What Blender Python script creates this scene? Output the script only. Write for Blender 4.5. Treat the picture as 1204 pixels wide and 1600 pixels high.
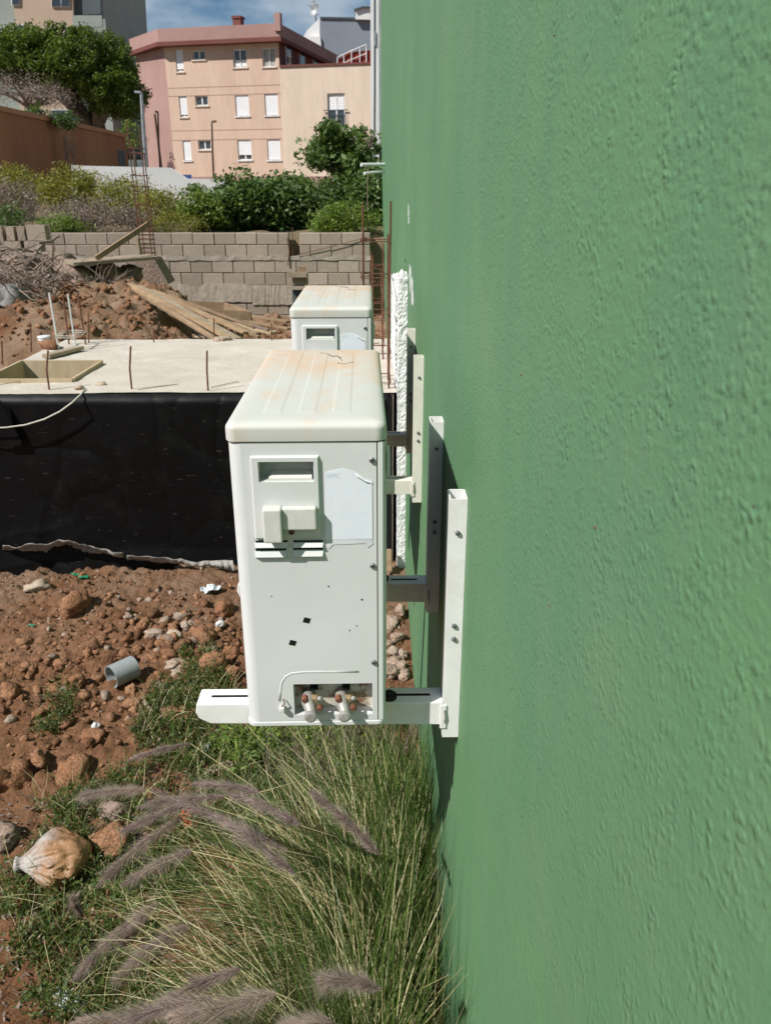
import bpy, bmesh, math, random
import numpy as np
from mathutils import Vector, Matrix

for o in list(bpy.data.objects):
    bpy.data.objects.remove(o, do_unlink=True)
SC = bpy.context.scene
COL = SC.collection
random.seed(7)
RNG = np.random.default_rng(11)

# ------------------------------------------------------------------ camera
F = 1240.0                       # focal length in pixels of the 1204 x 1600 photograph
CZ = 2.44                        # eye height above the site ground
PITCH = math.atan(497 / F)
YAW = math.atan(19 * math.cos(PITCH) / F)
cd = bpy.data.cameras.new('camera')
cam = bpy.data.objects.new('camera', cd)
COL.objects.link(cam)
cam.location = (0, 0, CZ)
cam.rotation_euler = (math.pi / 2 - PITCH, 0, -YAW)
cd.sensor_fit = 'VERTICAL'
cd.sensor_height = 36.0
cd.lens = 36.0 * F / 1600.0
cd.clip_start = 0.02
cd.clip_end = 20000
cd.dof.use_dof = True
cd.dof.focus_distance = 1.75
cd.dof.aperture_fstop = 11.0
SC.camera = cam
SC.cycles.max_bounces = 5
SC.cycles.diffuse_bounces = 2
SC.cycles.glossy_bounces = 2
SC.cycles.transmission_bounces = 3
SC.render.resolution_x = 770
SC.render.resolution_y = 1024

# ------------------------------------------------------------------ sky and sun
SUN_L = Vector((1.0, 0.70, -1.30)).normalized()          # the way the light travels
SUN_EL = math.asin(-SUN_L.z)
w = bpy.data.worlds.new('World')
SC.world = w
w.use_nodes = True
nt = w.node_tree
nt.nodes.clear()
out = nt.nodes.new('ShaderNodeOutputWorld')
bg = nt.nodes.new('ShaderNodeBackground')
bg.inputs['Strength'].default_value = 0.058
sky = nt.nodes.new('ShaderNodeTexSky')
sky.sky_type = 'NISHITA'
sky.sun_disc = False
sky.sun_elevation = SUN_EL
sky.sun_rotation = math.atan2(-SUN_L.x, -SUN_L.y)
sky.air_density = 1.0
sky.dust_density = 0.3
sky.ozone_density = 1.5
tc = nt.nodes.new('ShaderNodeTexCoord')
mp = nt.nodes.new('ShaderNodeMapping')
mp.inputs['Scale'].default_value = (1.0, 1.0, 2.6)
mp.inputs['Location'].default_value = (3.3, 0.2, 1.5)
nz = nt.nodes.new('ShaderNodeTexNoise')
nz.inputs['Scale'].default_value = 3.2
nz.inputs['Detail'].default_value = 9
nz.inputs['Roughness'].default_value = 0.56
rp = nt.nodes.new('ShaderNodeValToRGB')
rp.color_ramp.elements[0].position = 0.50
rp.color_ramp.elements[1].position = 0.75
mx = nt.nodes.new('ShaderNodeMix')
mx.data_type = 'RGBA'
mx.inputs[7].default_value = (10.5, 11.0, 11.6, 1)
hs = nt.nodes.new('ShaderNodeHueSaturation')
hs.inputs['Saturation'].default_value = 1.3
hs.inputs['Value'].default_value = 1.0
L = nt.links.new
L(tc.outputs['Generated'], mp.inputs['Vector'])
L(mp.outputs['Vector'], nz.inputs['Vector'])
L(nz.outputs['Fac'], rp.inputs['Fac'])
L(rp.outputs['Color'], mx.inputs[0])
L(sky.outputs['Color'], hs.inputs['Color'])
L(hs.outputs['Color'], mx.inputs[6])
L(mx.outputs[2], bg.inputs['Color'])
L(bg.outputs['Background'], out.inputs['Surface'])

sd = bpy.data.lights.new('sun', 'SUN')
sd.energy = 5.0
sd.angle = math.radians(0.53)
sd.color = (1.0, 0.968, 0.925)
sun = bpy.data.objects.new('sun', sd)
COL.objects.link(sun)
sun.location = (-20, -16, 30)
sun.rotation_euler = SUN_L.to_track_quat('-Z', 'Y').to_euler()
vs = SC.view_settings
vs.view_transform = 'Standard'
vs.look = 'None'
vs.exposure = 0.26
vs.gamma = 1.0
vs.use_curve_mapping = False

# ------------------------------------------------------------------ measuring helpers
_p, _a = PITCH, YAW
FWD = Vector((math.sin(_a) * math.cos(_p), math.cos(_a) * math.cos(_p), -math.sin(_p)))
RGT = Vector((math.cos(_a), -math.sin(_a), 0))
UPV = Vector((math.sin(_a) * math.sin(_p), math.cos(_a) * math.sin(_p), math.cos(_p)))
EYE = Vector((0, 0, CZ))
def ray(x, y):
    return RGT * ((x - 602) / F) + UPV * ((800 - y) / F) + FWD
def at(x, y, Y):
    d = ray(x, y); return EYE + d * (Y / d.y)
def atz(x, y, z):
    d = ray(x, y); return EYE + d * ((z - CZ) / d.z)
def hit(x, y, P, n):
    d = ray(x, y); return EYE + d * ((P - EYE).dot(n) / d.dot(n))
def project(P):
    """world points (N,3) -> photo pixels (N,2)"""
    q = np.asarray(P, float) - np.array(EYE)
    ww = q @ np.array(FWD)
    return np.stack([602 + F * (q @ np.array(RGT)) / ww, 800 - F * (q @ np.array(UPV)) / ww], 1)
def in_poly(P, poly):
    x, y = P[:, 0], P[:, 1]
    r = np.zeros(len(P), bool)
    n = len(poly)
    for i in range(n):
        x0, y0 = poly[i]; x1, y1 = poly[(i + 1) % n]
        c = ((y0 > y) != (y1 > y))
        xx = (x1 - x0) * (y - y0) / ((y1 - y0) if y1 != y0 else 1e-9) + x0
        r ^= c & (x < xx)
    return r

# ------------------------------------------------------------------ noise
def _hash(i, j, k, s):
    n = (i * 73856093) ^ (j * 19349663) ^ (k * 83492791) ^ (s * 2654435761 & 0x7fffffff)
    n = n & 0x7fffffff
    n = ((n >> 13) ^ n) & 0x7fffffff
    n = (n * ((n * n * 15731 + 789221) & 0x7fffffff) + 1376312589) & 0x7fffffff
    return n / 1073741823.5 - 1.0
def vnoise(P, s=0):
    P = np.asarray(P, float)
    f0 = np.floor(P).astype(np.int64)
    t = P - f0
    t = t * t * (3 - 2 * t)
    r = 0
    for dx in (0, 1):
        wx = t[:, 0] if dx else 1 - t[:, 0]
        for dy in (0, 1):
            wy = t[:, 1] if dy else 1 - t[:, 1]
            for dz in (0, 1):
                wz = t[:, 2] if dz else 1 - t[:, 2]
                r = r + wx * wy * wz * _hash(f0[:, 0] + dx, f0[:, 1] + dy, f0[:, 2] + dz, s)
    return r
def fbm(P, scale=1.0, octs=4, s=0, gain=0.5):
    P = np.asarray(P, float) * scale
    r, a = 0, 1.0
    for o in range(octs):
        r = r + a * vnoise(P, s + o * 17)
        P = P * 2.03 + 5.3
        a *= gain
    return r
def sstep(a, b, x):
    t = np.clip((x - a) / (b - a), 0, 1)
    return t * t * (3 - 2 * t)

# ------------------------------------------------------------------ mesh helpers
def props(o, label=None, cat=None, group=None, kind=None):
    if label: o['label'] = label
    if cat: o['category'] = cat
    if group: o['group'] = group
    if kind: o['kind'] = kind
    return o
def empty(name, loc, label, cat, group=None):
    o = bpy.data.objects.new(name, None)
    o.empty_display_size = 0.1
    COL.objects.link(o)
    o.location = loc
    return props(o, label, cat, group)
def origin_of(o):
    v = Vector((0, 0, 0))
    while o is not None:
        v += o.location
        o = o.parent
    return v
def link(name, me, mat, parent=None, smooth=False):
    o = bpy.data.objects.new(name, me)
    COL.objects.link(o)
    if mat is not None and not me.materials:
        me.materials.append(mat)
    if parent is not None:
        o.parent = parent
    if smooth:
        me.polygons.foreach_set('use_smooth', np.ones(len(me.polygons), bool))
    return o
def mesh_np(name, V, Fq, mat, parent=None, smooth=False):
    """V (N,3) world coords, Fq (M,k) same-size faces"""
    V = np.asarray(V, np.float32)
    if parent is not None:
        V = V - np.array(origin_of(parent), np.float32)
    Fq = np.asarray(Fq, np.int32)
    me = bpy.data.meshes.new(name)
    k = Fq.shape[1]
    me.vertices.add(len(V)); me.vertices.foreach_set('co', V.ravel())
    me.loops.add(Fq.size); me.loops.foreach_set('vertex_index', Fq.ravel())
    me.polygons.add(len(Fq))
    me.polygons.foreach_set('loop_start', np.arange(0, Fq.size, k, dtype=np.int32))
    me.polygons.foreach_set('loop_total', np.full(len(Fq), k, np.int32))
    me.update(calc_edges=True)
    return link(name, me, mat, parent, smooth)
class MB:
    def __init__(s):
        s.v = []; s.f = []
    def add(s, vs_, fs_):
        b = len(s.v)
        s.v += [tuple(p) for p in vs_]
        s.f += [tuple(i + b for i in f) for f in fs_]
        return s
    def box(s, x0, x1, y0, y1, z0, z1):
        return s.add([(x0, y0, z0), (x1, y0, z0), (x1, y1, z0), (x0, y1, z0), (x0, y0, z1), (x1, y0, z1), (x1, y1, z1), (x0, y1, z1)],
                     [(0, 3, 2, 1), (4, 5, 6, 7), (0, 1, 5, 4), (1, 2, 6, 5), (2, 3, 7, 6), (3, 0, 4, 7)])
    def obox(s, c, ax, ay, az, hx, hy, hz):
        c, ax, ay, az = Vector(c), Vector(ax) * hx, Vector(ay) * hy, Vector(az) * hz
        P = [c + ax * i + ay * j + az * k for k in (-1, 1) for i, j in ((-1, -1), (1, -1), (1, 1), (-1, 1))]
        return s.add(P, [(0, 3, 2, 1), (4, 5, 6, 7), (0, 1, 5, 4), (1, 2, 6, 5), (2, 3, 7, 6), (3, 0, 4, 7)])
    def beam(s, a, b, wd, hg, up=(0, 0, 1)):
        a, b = Vector(a), Vector(b)
        d = (b - a).normalized()
        sd_ = d.cross(Vector(up))
        if sd_.length < 1e-4: sd_ = d.cross(Vector((1, 0, 0)))
        sd_.normalize()
        u_ = sd_.cross(d)
        return s.obox((a + b) / 2, d, sd_, u_, (b - a).length / 2, wd / 2, hg / 2)
    def tube(s, pts, r, n=8, cap=True):
        pts = [Vector(p) for p in pts]
        rs = r if isinstance(r, (list, tuple)) else [r] * len(pts)
        b = len(s.v)
        prev = None
        for i, p in enumerate(pts):
            d = (pts[min(i + 1, len(pts) - 1)] - pts[max(i - 1, 0)])
            d = d.normalized() if d.length > 1e-9 else Vector((0, 0, 1))
            if prev is None:
                e = d.orthogonal().normalized()
            else:
                e = (prev - d * prev.dot(d))
                e = e.normalized() if e.length > 1e-6 else d.orthogonal().normalized()
            prev = e
            g = d.cross(e)
            for k in range(n):
                t = 2 * math.pi * k / n
                s.v.append(tuple(p + (e * math.cos(t) + g * math.sin(t)) * rs[i]))
        for i in range(len(pts) - 1):
            for k in range(n):
                a0 = b + i * n + k; a1 = b + i * n + (k + 1) % n
                s.f.append((a0, a1, a1 + n, a0 + n))
        if cap:
            s.f.append(tuple(b + k for k in reversed(range(n))))
            s.f.append(tuple(b + (len(pts) - 1) * n + k for k in range(n)))
        return s
    def prism(s, poly, ext):
        n = len(poly)
        ext = Vector(ext)
        P = [Vector(p) for p in poly]
        return s.add([tuple(p) for p in P] + [tuple(p + ext) for p in P],
                     [tuple(reversed(range(n))), tuple(range(n, 2 * n))] + [(i, (i + 1) % n, (i + 1) % n + n, i + n) for i in range(n)])
    def build(s, name, mat, parent=None, smooth=False, bevel=0, seg=2, fix=True):
        og = origin_of(parent) if parent is not None else Vector((0, 0, 0))
        me = bpy.data.meshes.new(name)
        me.from_pydata([(v[0] - og.x, v[1] - og.y, v[2] - og.z) for v in s.v], [], s.f)
        if fix:
            bm = bmesh.new(); bm.from_mesh(me)
            bmesh.ops.recalc_face_normals(bm, faces=bm.faces)
            bm.to_mesh(me); bm.free()
        me.update()
        o = link(name, me, mat, parent, smooth)
        if bevel:
            m = o.modifiers.new('bevel', 'BEVEL')
            m.width = bevel; m.segments = seg; m.limit_method = 'ANGLE'; m.angle_limit = math.radians(40)
        return o
def center_mesh(o):
    """move the object's origin to its base centre"""
    me = o.data
    n = len(me.vertices)
    V = np.zeros(n * 3, np.float32); me.vertices.foreach_get('co', V); V = V.reshape(-1, 3)
    c = np.array([(V[:, 0].min() + V[:, 0].max()) / 2, (V[:, 1].min() + V[:, 1].max()) / 2, V[:, 2].min()])
    me.vertices.foreach_set('co', (V - c).astype(np.float32).ravel()); me.update()
    o.location = Vector(o.location) + Vector(c)
    return o
def copy_tree(o, parent=None, off=(0, 0, 0)):
    c = o.copy(); COL.objects.link(c); c.parent = parent
    if parent is None: c.location = Vector(o.location) + Vector(off)
    for ch in list(o.children):
        copy_tree(ch, c)
    return c
def holed(mb, P0, U, V, N, wd, hg, holes, depth):
    """rectangular sheet with rectangular holes (u0,u1,v0,v1) and reveals of given depth going along -N"""
    us = sorted({0, wd} | {h[0] for h in holes} | {h[1] for h in holes})
    vs_ = sorted({0, hg} | {h[2] for h in holes} | {h[3] for h in holes})
    P0, U, V, N = Vector(P0), Vector(U), Vector(V), Vector(N)
    def q(a, b, c, d):
        mb.add([a, b, c, d], [(0, 1, 2, 3)])
    for i in range(len(us) - 1):
        for j in range(len(vs_) - 1):
            um, vm = (us[i] + us[i + 1]) / 2, (vs_[j] + vs_[j + 1]) / 2
            if any(h[0] < um < h[1] and h[2] < vm < h[3] for h in holes): continue
            q(P0 + U * us[i] + V * vs_[j], P0 + U * us[i + 1] + V * vs_[j], P0 + U * us[i + 1] + V * vs_[j + 1], P0 + U * us[i] + V * vs_[j + 1])
    for h in holes:
        c = [P0 + U * h[0] + V * h[2], P0 + U * h[1] + V * h[2], P0 + U * h[1] + V * h[3], P0 + U * h[0] + V * h[3]]
        for i in range(4):
            a, b = c[i], c[(i + 1) % 4]
            q(b, a, a - N * depth, b - N * depth)
    return mb

# ------------------------------------------------------------------ materials
def NN(nt, t, **kw):
    n = nt.nodes.new(t)
    for k, v in kw.items():
        if k in n.inputs: n.inputs[k].default_value = v
        else: setattr(n, k, v)
    return n
def mixc(nt, fac, a, b, bt='MIX'):
    m = nt.nodes.new('ShaderNodeMix'); m.data_type = 'RGBA'; m.blend_type = bt
    for i, x in ((0, fac), (6, a), (7, b)):
        if hasattr(x, 'is_output') or isinstance(x, bpy.types.NodeSocket): nt.links.new(x, m.inputs[i])
        elif isinstance(x, (int, float)): m.inputs[i].default_value = x
        else: m.inputs[i].default_value = (*x, 1) if len(x) == 3 else x
    return m.outputs[2]
def ramp(nt, src, p0, p1, c0=(0, 0, 0), c1=(1, 1, 1)):
    r = nt.nodes.new('ShaderNodeValToRGB')
    r.color_ramp.elements[0].position = p0; r.color_ramp.elements[1].position = p1
    r.color_ramp.elements[0].color = (*c0, 1); r.color_ramp.elements[1].color = (*c1, 1)
    nt.links.new(src, r.inputs['Fac'])
    return r.outputs['Color']
def noise(nt, vec, scale, detail=6, rough=0.55, stretch=None):
    if stretch:
        m = NN(nt, 'ShaderNodeMapping'); m.inputs['Scale'].default_value = stretch
        nt.links.new(vec, m.inputs['Vector']); vec = m.outputs['Vector']
    n = NN(nt, 'ShaderNodeTexNoise', Scale=scale, Detail=detail, Roughness=rough)
    nt.links.new(vec, n.inputs['Vector'])
    return n.outputs['Fac']
def base(name):
    m = bpy.data.materials.new(name); m.use_nodes = True
    nt = m.node_tree
    b = nt.nodes['Principled BSDF']
    g = nt.nodes.new('ShaderNodeNewGeometry')
    return m, nt, b, g.outputs['Position'], g
def bump(nt, b, h, strength, dist, prev=None):
    n = NN(nt, 'ShaderNodeBump', Strength=strength, Distance=dist)
    nt.links.new(h, n.inputs['Height'])
    if prev: nt.links.new(prev, n.inputs['Normal'])
    nt.links.new(n.outputs['Normal'], b.inputs['Normal'])
    return n.outputs['Normal']
def mat(name, c, c2=None, rough=0.75, vs=3.0, lo=0.35, hi=0.65, fine=0.25, fs=40, bs=0, bd=0.003, bst=0.6, spec=0.3, metal=0.0, island=0.0, stretch=None, orand=0.0):
    m, nt, b, pos, g = base(name)
    c2 = c2 or tuple(x * 0.7 for x in c)
    col = mixc(nt, ramp(nt, noise(nt, pos, vs, 6, 0.6, stretch), lo, hi), c, c2)
    if fine:
        f = ramp(nt, noise(nt, pos, fs, 5, 0.65, stretch), 0.25, 0.75, (1 - fine,) * 3, (1 + fine,) * 3)
        col = mixc(nt, 1.0, col, f, 'MULTIPLY')
    if island:
        f = ramp(nt, g.outputs['Random Per Island'], 0, 1, (1 - island,) * 3, (1 + island,) * 3)
        col = mixc(nt, 1.0, col, f, 'MULTIPLY')
    if orand:
        oi = NN(nt, 'ShaderNodeObjectInfo')
        col = mixc(nt, 1.0, col, ramp(nt, oi.outputs['Random'], 0, 1, (1 - orand,) * 3, (1 + orand * .7,) * 3), 'MULTIPLY')
    nt.links.new(col, b.inputs['Base Color'])
    b.inputs['Roughness'].default_value = rough
    b.inputs['Specular IOR Level'].default_value = spec
    b.inputs['Metallic'].default_value = metal
    if bs:
        bump(nt, b, noise(nt, pos, bs, 6, 0.6, stretch), bst, bd)
    return m
def leafmat(name, stops, rough=0.5, trans=0.35, vs=1.2, spec=0.3, sun_tint=(1.3, 1.35, 0.7)):
    m, nt, b, pos, g = base(name)
    r = nt.nodes.new('ShaderNodeValToRGB')
    while len(r.color_ramp.elements) < len(stops): r.color_ramp.elements.new(0.5)
    for e, (p, c) in zip(r.color_ramp.elements, stops):
        e.position = p; e.color = (*c, 1)
    nt.links.new(g.outputs['Random Per Island'], r.inputs['Fac'])
    f = ramp(nt, noise(nt, pos, vs, 3), 0.3, 0.7, (0.72,) * 3, (1.25,) * 3)
    col = mixc(nt, 1.0, r.outputs['Color'], f, 'MULTIPLY')
    nt.links.new(col, b.inputs['Base Color'])
    b.inputs['Roughness'].default_value = rough
    b.inputs['Specular IOR Level'].default_value = spec
    if trans:
        t = NN(nt, 'ShaderNodeBsdfTranslucent')
        nt.links.new(mixc(nt, 1.0, col, sun_tint, 'MULTIPLY'), t.inputs['Color'])
        mxs = NN(nt, 'ShaderNodeMixShader'); mxs.inputs[0].default_value = trans
        nt.links.new(b.outputs[0], mxs.inputs[1]); nt.links.new(t.outputs[0], mxs.inputs[2])
        nt.links.new(mxs.outputs[0], nt.nodes['Material Output'].inputs['Surface'])
    return m

M = {}
def build_materials():
    # green rough-cast wall paint
    m, nt, b, pos, g = base('green_wall_paint')
    n1 = noise(nt, pos, 1.3, 5, 0.6)
    n2 = noise(nt, pos, 9.0, 6, 0.65, (1, 1, 0.25))
    c = mixc(nt, ramp(nt, n1, 0.32, 0.68), (0.092, 0.216, 0.109), (0.126, 0.252, 0.116))
    c = mixc(nt, ramp(nt, n2, 0.45, 0.8, (0, 0, 0), (0.5, 0.5, 0.5)), c, (0.142, 0.246, 0.134))
    stk = ramp(nt, noise(nt, pos, 7, 6, 0.65, (1, 1, 0.05)), 0.48, 0.72, (0, 0, 0), (0.22, 0.22, 0.22))
    c = mixc(nt, stk, c, (0.085, 0.190, 0.096))
    dst = ramp(nt, noise(nt, pos, 2.4, 4, 0.7), 0.50, 0.75, (0, 0, 0), (0.4, 0.4, 0.4))
    c = mixc(nt, dst, c, (0.155, 0.235, 0.132))
    # pores and little chips in the paint
    v = NN(nt, 'ShaderNodeTexVoronoi', Scale=26.0); nt.links.new(pos, v.inputs['Vector'])
    chip = ramp(nt, v.outputs['Distance'], 0.025, 0.05, (1, 1, 1), (0, 0, 0))
    msk = ramp(nt, noise(nt, pos, 5.0, 2), 0.60, 0.64)
    c = mixc(nt, mixc(nt, 1.0, chip, msk, 'MULTIPLY'), c, (0.06, 0.06, 0.05))
    nt.links.new(c, b.inputs['Base Color'])
    b.inputs['Roughness'].default_value = 0.62
    b.inputs['Specular IOR Level'].default_value = 0.35
    # sand grains, roller-coat pimples of uneven density and slow trowel waves
    v2 = NN(nt, 'ShaderNodeTexVoronoi', Scale=105.0); v2.feature = 'F1'
    wob = NN(nt, 'ShaderNodeVectorMath', operation='ADD')
    ns = NN(nt, 'ShaderNodeTexNoise', Scale=40.0, Detail=3.0); nt.links.new(pos, ns.inputs['Vector'])
    sc3 = NN(nt, 'ShaderNodeVectorMath', operation='SCALE'); sc3.inputs['Scale'].default_value = 0.02
    nt.links.new(ns.outputs['Color'], sc3.inputs[0]); nt.links.new(sc3.outputs[0], wob.inputs[1]); nt.links.new(pos, wob.inputs[0])
    nt.links.new(wob.outputs[0], v2.inputs['Vector'])
    pim = ramp(nt, v2.outputs['Distance'], 0.12, 0.55, (1, 1, 1), (0, 0, 0))
    pim = mixc(nt, 1.0, pim, ramp(nt, noise(nt, pos, 19, 4, 0.6), 0.40, 0.66), 'MULTIPLY')
    p = bump(nt, b, pim, 0.46, 0.0042)
    p = bump(nt, b, noise(nt, pos, 150, 5, 0.7), 0.62, 0.0030, p)
    p = bump(nt, b, noise(nt, pos, 30, 4, 0.6, (1, 0.6, 1.2)), 0.25, 0.006, p)
    M['green'] = m
    M['grey_edge'] = mat('grey_render_edge', (0.33, 0.36, 0.36), rough=0.85, bs=60)
    M['steel_white'] = mat('white_painted_steel', (0.80, 0.80, 0.78), (0.72, 0.71, 0.67), rough=0.45, vs=14, fine=0.05, fs=120, bs=180, bd=0.0008, bst=0.35, spec=0.4)
    M['steel_cream'] = mat('cream_painted_steel', (0.74, 0.72, 0.62), (0.66, 0.64, 0.56), rough=0.5, vs=14, fine=0.05, fs=120, bs=180, bd=0.0008, bst=0.35, spec=0.4)
    M['bolt'] = mat('grey_zinc_bolt', (0.22, 0.23, 0.24), rough=0.4, metal=0.6, vs=60)
    M['black'] = mat('black_rubber', (0.012, 0.012, 0.012), rough=0.7, fine=0.1)
    M['hole'] = mat('dark_opening', (0.006, 0.006, 0.006), rough=0.9, fine=0)  # near-black colour standing in for the shade inside openings
    # air conditioner enamel with dust and stains
    m, nt, b, pos, g = base('offwhite_enamel')
    c = mixc(nt, ramp(nt, noise(nt, pos, 5, 5), 0.35, 0.7), (0.60, 0.612, 0.595), (0.65, 0.66, 0.645))
    st = ramp(nt, noise(nt, pos, 55, 7, 0.7, (1, 1, 0.35)), 0.66, 0.74)
    c = mixc(nt, mixc(nt, 1.0, st, (0.4, 0.4, 0.4), 'MULTIPLY'), c, (0.36, 0.33, 0.28))
    gr_ = ramp(nt, noise(nt, pos, 9, 6, 0.7, (1, 1, 0.3)), 0.54, 0.74, (0, 0, 0), (0.3,) * 3)
    c = mixc(nt, gr_, c, (0.50, 0.48, 0.42))
    nt.links.new(c, b.inputs['Base Color'])
    b.inputs['Roughness'].default_value = 0.42; b.inputs['Specular IOR Level'].default_value = 0.4
    bump(nt, b, noise(nt, pos, 9, 3), 0.15, 0.004)
    M['ac'] = m
    # lid: the same enamel, bleached, with peach coloured weathering over its far half
    m, nt, b, pos, g = base('weathered_lid_enamel')
    sx = NN(nt, 'ShaderNodeTexCoord')
    n = noise(nt, pos, 5.5, 6, 0.6, (2.2, 1, 1))
    sep = NN(nt, 'ShaderNodeSeparateXYZ'); nt.links.new(sx.outputs['Object'], sep.inputs[0])
    mr = NN(nt, 'ShaderNodeMapRange'); nt.links.new(sep.outputs['Y'], mr.inputs['Value'])
    mr.inputs['From Min'].default_value = 0.15; mr.inputs['From Max'].default_value = 0.75
    mr.inputs['To Min'].default_value = -0.12; mr.inputs['To Max'].default_value = 0.20
    ad = NN(nt, 'ShaderNodeMath', operation='ADD'); nt.links.new(n, ad.inputs[0]); nt.links.new(mr.outputs[0], ad.inputs[1])
    fac = ramp(nt, ad.outputs[0], 0.42, 0.72, (0, 0, 0), (0.95, 0.95, 0.95))
    c = mixc(nt, fac, (0.545, 0.54, 0.495), (0.60, 0.445, 0.32))
    cr = ramp(nt, noise(nt, pos, 13, 3, 0.5), 0.30, 0.42, (0.5, 0.5, 0.5), (0, 0, 0))
    c = mixc(nt, cr, c, (0.555, 0.575, 0.56))
    nt.links.new(c, b.inputs['Base Color'])
    b.inputs['Roughness'].default_value = 0.5; b.inputs['Specular IOR Level'].default_value = 0.35
    bump(nt, b, noise(nt, pos, 10, 3), 0.2, 0.004)
    M['lid'] = m
    M['plastic'] = mat('yellowed_plastic', (0.62, 0.62, 0.57), (0.55, 0.55, 0.50), rough=0.5, vs=20, fine=0.06, fs=90, bs=50, bd=0.001, bst=0.3)
    M['sticker'] = mat('bleached_label', (0.70, 0.75, 0.82), (0.74, 0.77, 0.81), rough=0.55, vs=30, fine=0.03)
    M['faint'] = mat('bleached_print', (0.82, 0.84, 0.87), rough=0.6, fine=0)
    M['rusty_plate'] = mat('rust_stained_plate', (0.58, 0.54, 0.45), (0.20, 0.105, 0.055), rough=0.6, vs=30, lo=0.45, hi=0.62, fine=0.15, fs=150)
    M['valve_grey'] = mat('grey_valve_metal', (0.42, 0.42, 0.40), (0.36, 0.34, 0.3), rough=0.42, metal=0.35, vs=70)
    M['brass'] = mat('old_brass', (0.36, 0.27, 0.14), (0.22, 0.15, 0.08), rough=0.55, metal=0.3, vs=60)
    M['rust'] = mat('rusted_iron', (0.17, 0.075, 0.04), (0.10, 0.045, 0.03), rough=0.85, vs=25, fine=0.3, fs=140, bs=200, bd=0.0015)
    M['copper'] = mat('copper_brown_cap', (0.20, 0.082, 0.045), (0.12, 0.05, 0.03), rough=0.75, metal=0.0, vs=60)
    M['fin'] = mat('aluminium_fins', (0.25, 0.26, 0.26), rough=0.5, metal=0.5, fine=0.2, fs=300)
    M['eps'] = mat('polystyrene_foam', (0.80, 0.80, 0.78), (0.72, 0.72, 0.70), rough=0.9, vs=20, fine=0.08, fs=150, bs=150, bd=0.006, bst=0.9)
    M['chip_white'] = mat('bare_plaster', (0.72, 0.71, 0.68), (0.5, 0.5, 0.5), rough=0.9, vs=40, bs=80)
    # soil
    m, nt, b, pos, g = base('red_brown_soil')
    n1 = noise(nt, pos, 0.9, 6, 0.6)
    c = mixc(nt, ramp(nt, n1, 0.34, 0.66), (0.180, 0.084, 0.041), (0.275, 0.146, 0.080))
    n2 = noise(nt, pos, 26, 7, 0.7)
    c = mixc(nt, 1.0, c, ramp(nt, n2, 0.25, 0.75, (0.5,) * 3, (1.5,) * 3), 'MULTIPLY')
    sp = NN(nt, 'ShaderNodeSeparateXYZ'); nt.links.new(pos, sp.inputs[0])
    # trampled greyish rubble dust along the foot of the foundation, dry litter behind the block wall
    mr = NN(nt, 'ShaderNodeMapRange'); nt.links.new(sp.outputs['Y'], mr.inputs['Value'])
    mr.inputs['From Min'].default_value = 3.7; mr.inputs['From Max'].default_value = 5.0
    ad = NN(nt, 'ShaderNodeMath', operation='MULTIPLY'); nt.links.new(mr.outputs[0], ad.inputs[0]); nt.links.new(ramp(nt, noise(nt, pos, 2.2, 5), 0.35, 0.6), ad.inputs[1])
    c = mixc(nt, ad.outputs[0], c, (0.29, 0.195, 0.130))
    mr = NN(nt, 'ShaderNodeMapRange'); nt.links.new(sp.outputs['Y'], mr.inputs['Value'])
    mr.inputs['From Min'].default_value = 15.4; mr.inputs['From Max'].default_value = 15.8
    c = mixc(nt, mr.outputs[0], c, (0.20, 0.155, 0.10))
    nt.links.new(c, b.inputs['Base Color'])
    b.inputs['Roughness'].default_value = 0.95; b.inputs['Specular IOR Level'].default_value = 0.1
    p = bump(nt, b, noise(nt, pos, 55, 8, 0.7), 1.0, 0.03)
    M['soil'] = m
    M['clod'] = mat('soil_clod', (0.200, 0.095, 0.050), (0.290, 0.158, 0.090), rough=0.95, vs=7, fine=0.5, fs=70, bs=75, bd=0.02, bst=1.0, spec=0.1, island=0.45)
    M['clod_grey'] = mat('rubble_stone', (0.37, 0.295, 0.235), (0.27, 0.185, 0.135), rough=0.95, vs=6, fine=0.4, fs=60, bs=75, bd=0.015, bst=1.0, spec=0.1, island=0.3)
    M['stone_pale'] = mat('pale_stone', (0.46, 0.38, 0.29), (0.36, 0.27, 0.19), rough=0.9, vs=14, fine=0.25, fs=70, bs=70, bd=0.01)
    M['boulder'] = mat('volcanic_boulder', (0.20, 0.145, 0.115), (0.30, 0.22, 0.17), rough=0.95, vs=3, fine=0.3, fs=20, bs=20, bd=0.04)
    M['boulder_grey'] = mat('grey_boulder', (0.26, 0.25, 0.235), (0.18, 0.17, 0.16), rough=0.9, vs=3, fine=0.25, fs=20, bs=20, bd=0.03)
    # screed on the slab
    m, nt, b, pos, g = base('pale_concrete_screed')
    n1 = noise(nt, pos, 1.8, 6, 0.6)
    c = mixc(nt, ramp(nt, n1, 0.35, 0.65), (0.46, 0.405, 0.335), (0.54, 0.485, 0.415))
    wv = NN(nt, 'ShaderNodeTexWave', Scale=0.9, Distortion=9.0, Detail=3.0); wv.wave_type = 'RINGS'
    nt.links.new(pos, wv.inputs['Vector'])
    c = mixc(nt, ramp(nt, wv.outputs['Fac'], 0.80, 0.97, (0, 0, 0), (0.16,) * 3), c, (0.60, 0.555, 0.485))
    c = mixc(nt, 1.0, c, ramp(nt, noise(nt, pos, 60, 6, 0.7), 0.25, 0.75, (0.85,) * 3, (1.12,) * 3), 'MULTIPLY')
    c = mixc(nt, ramp(nt, noise(nt, pos, 4.5, 7, 0.7), 0.52, 0.74, (0, 0, 0), (0.55,) * 3), c, (0.36, 0.32, 0.27))
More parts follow.
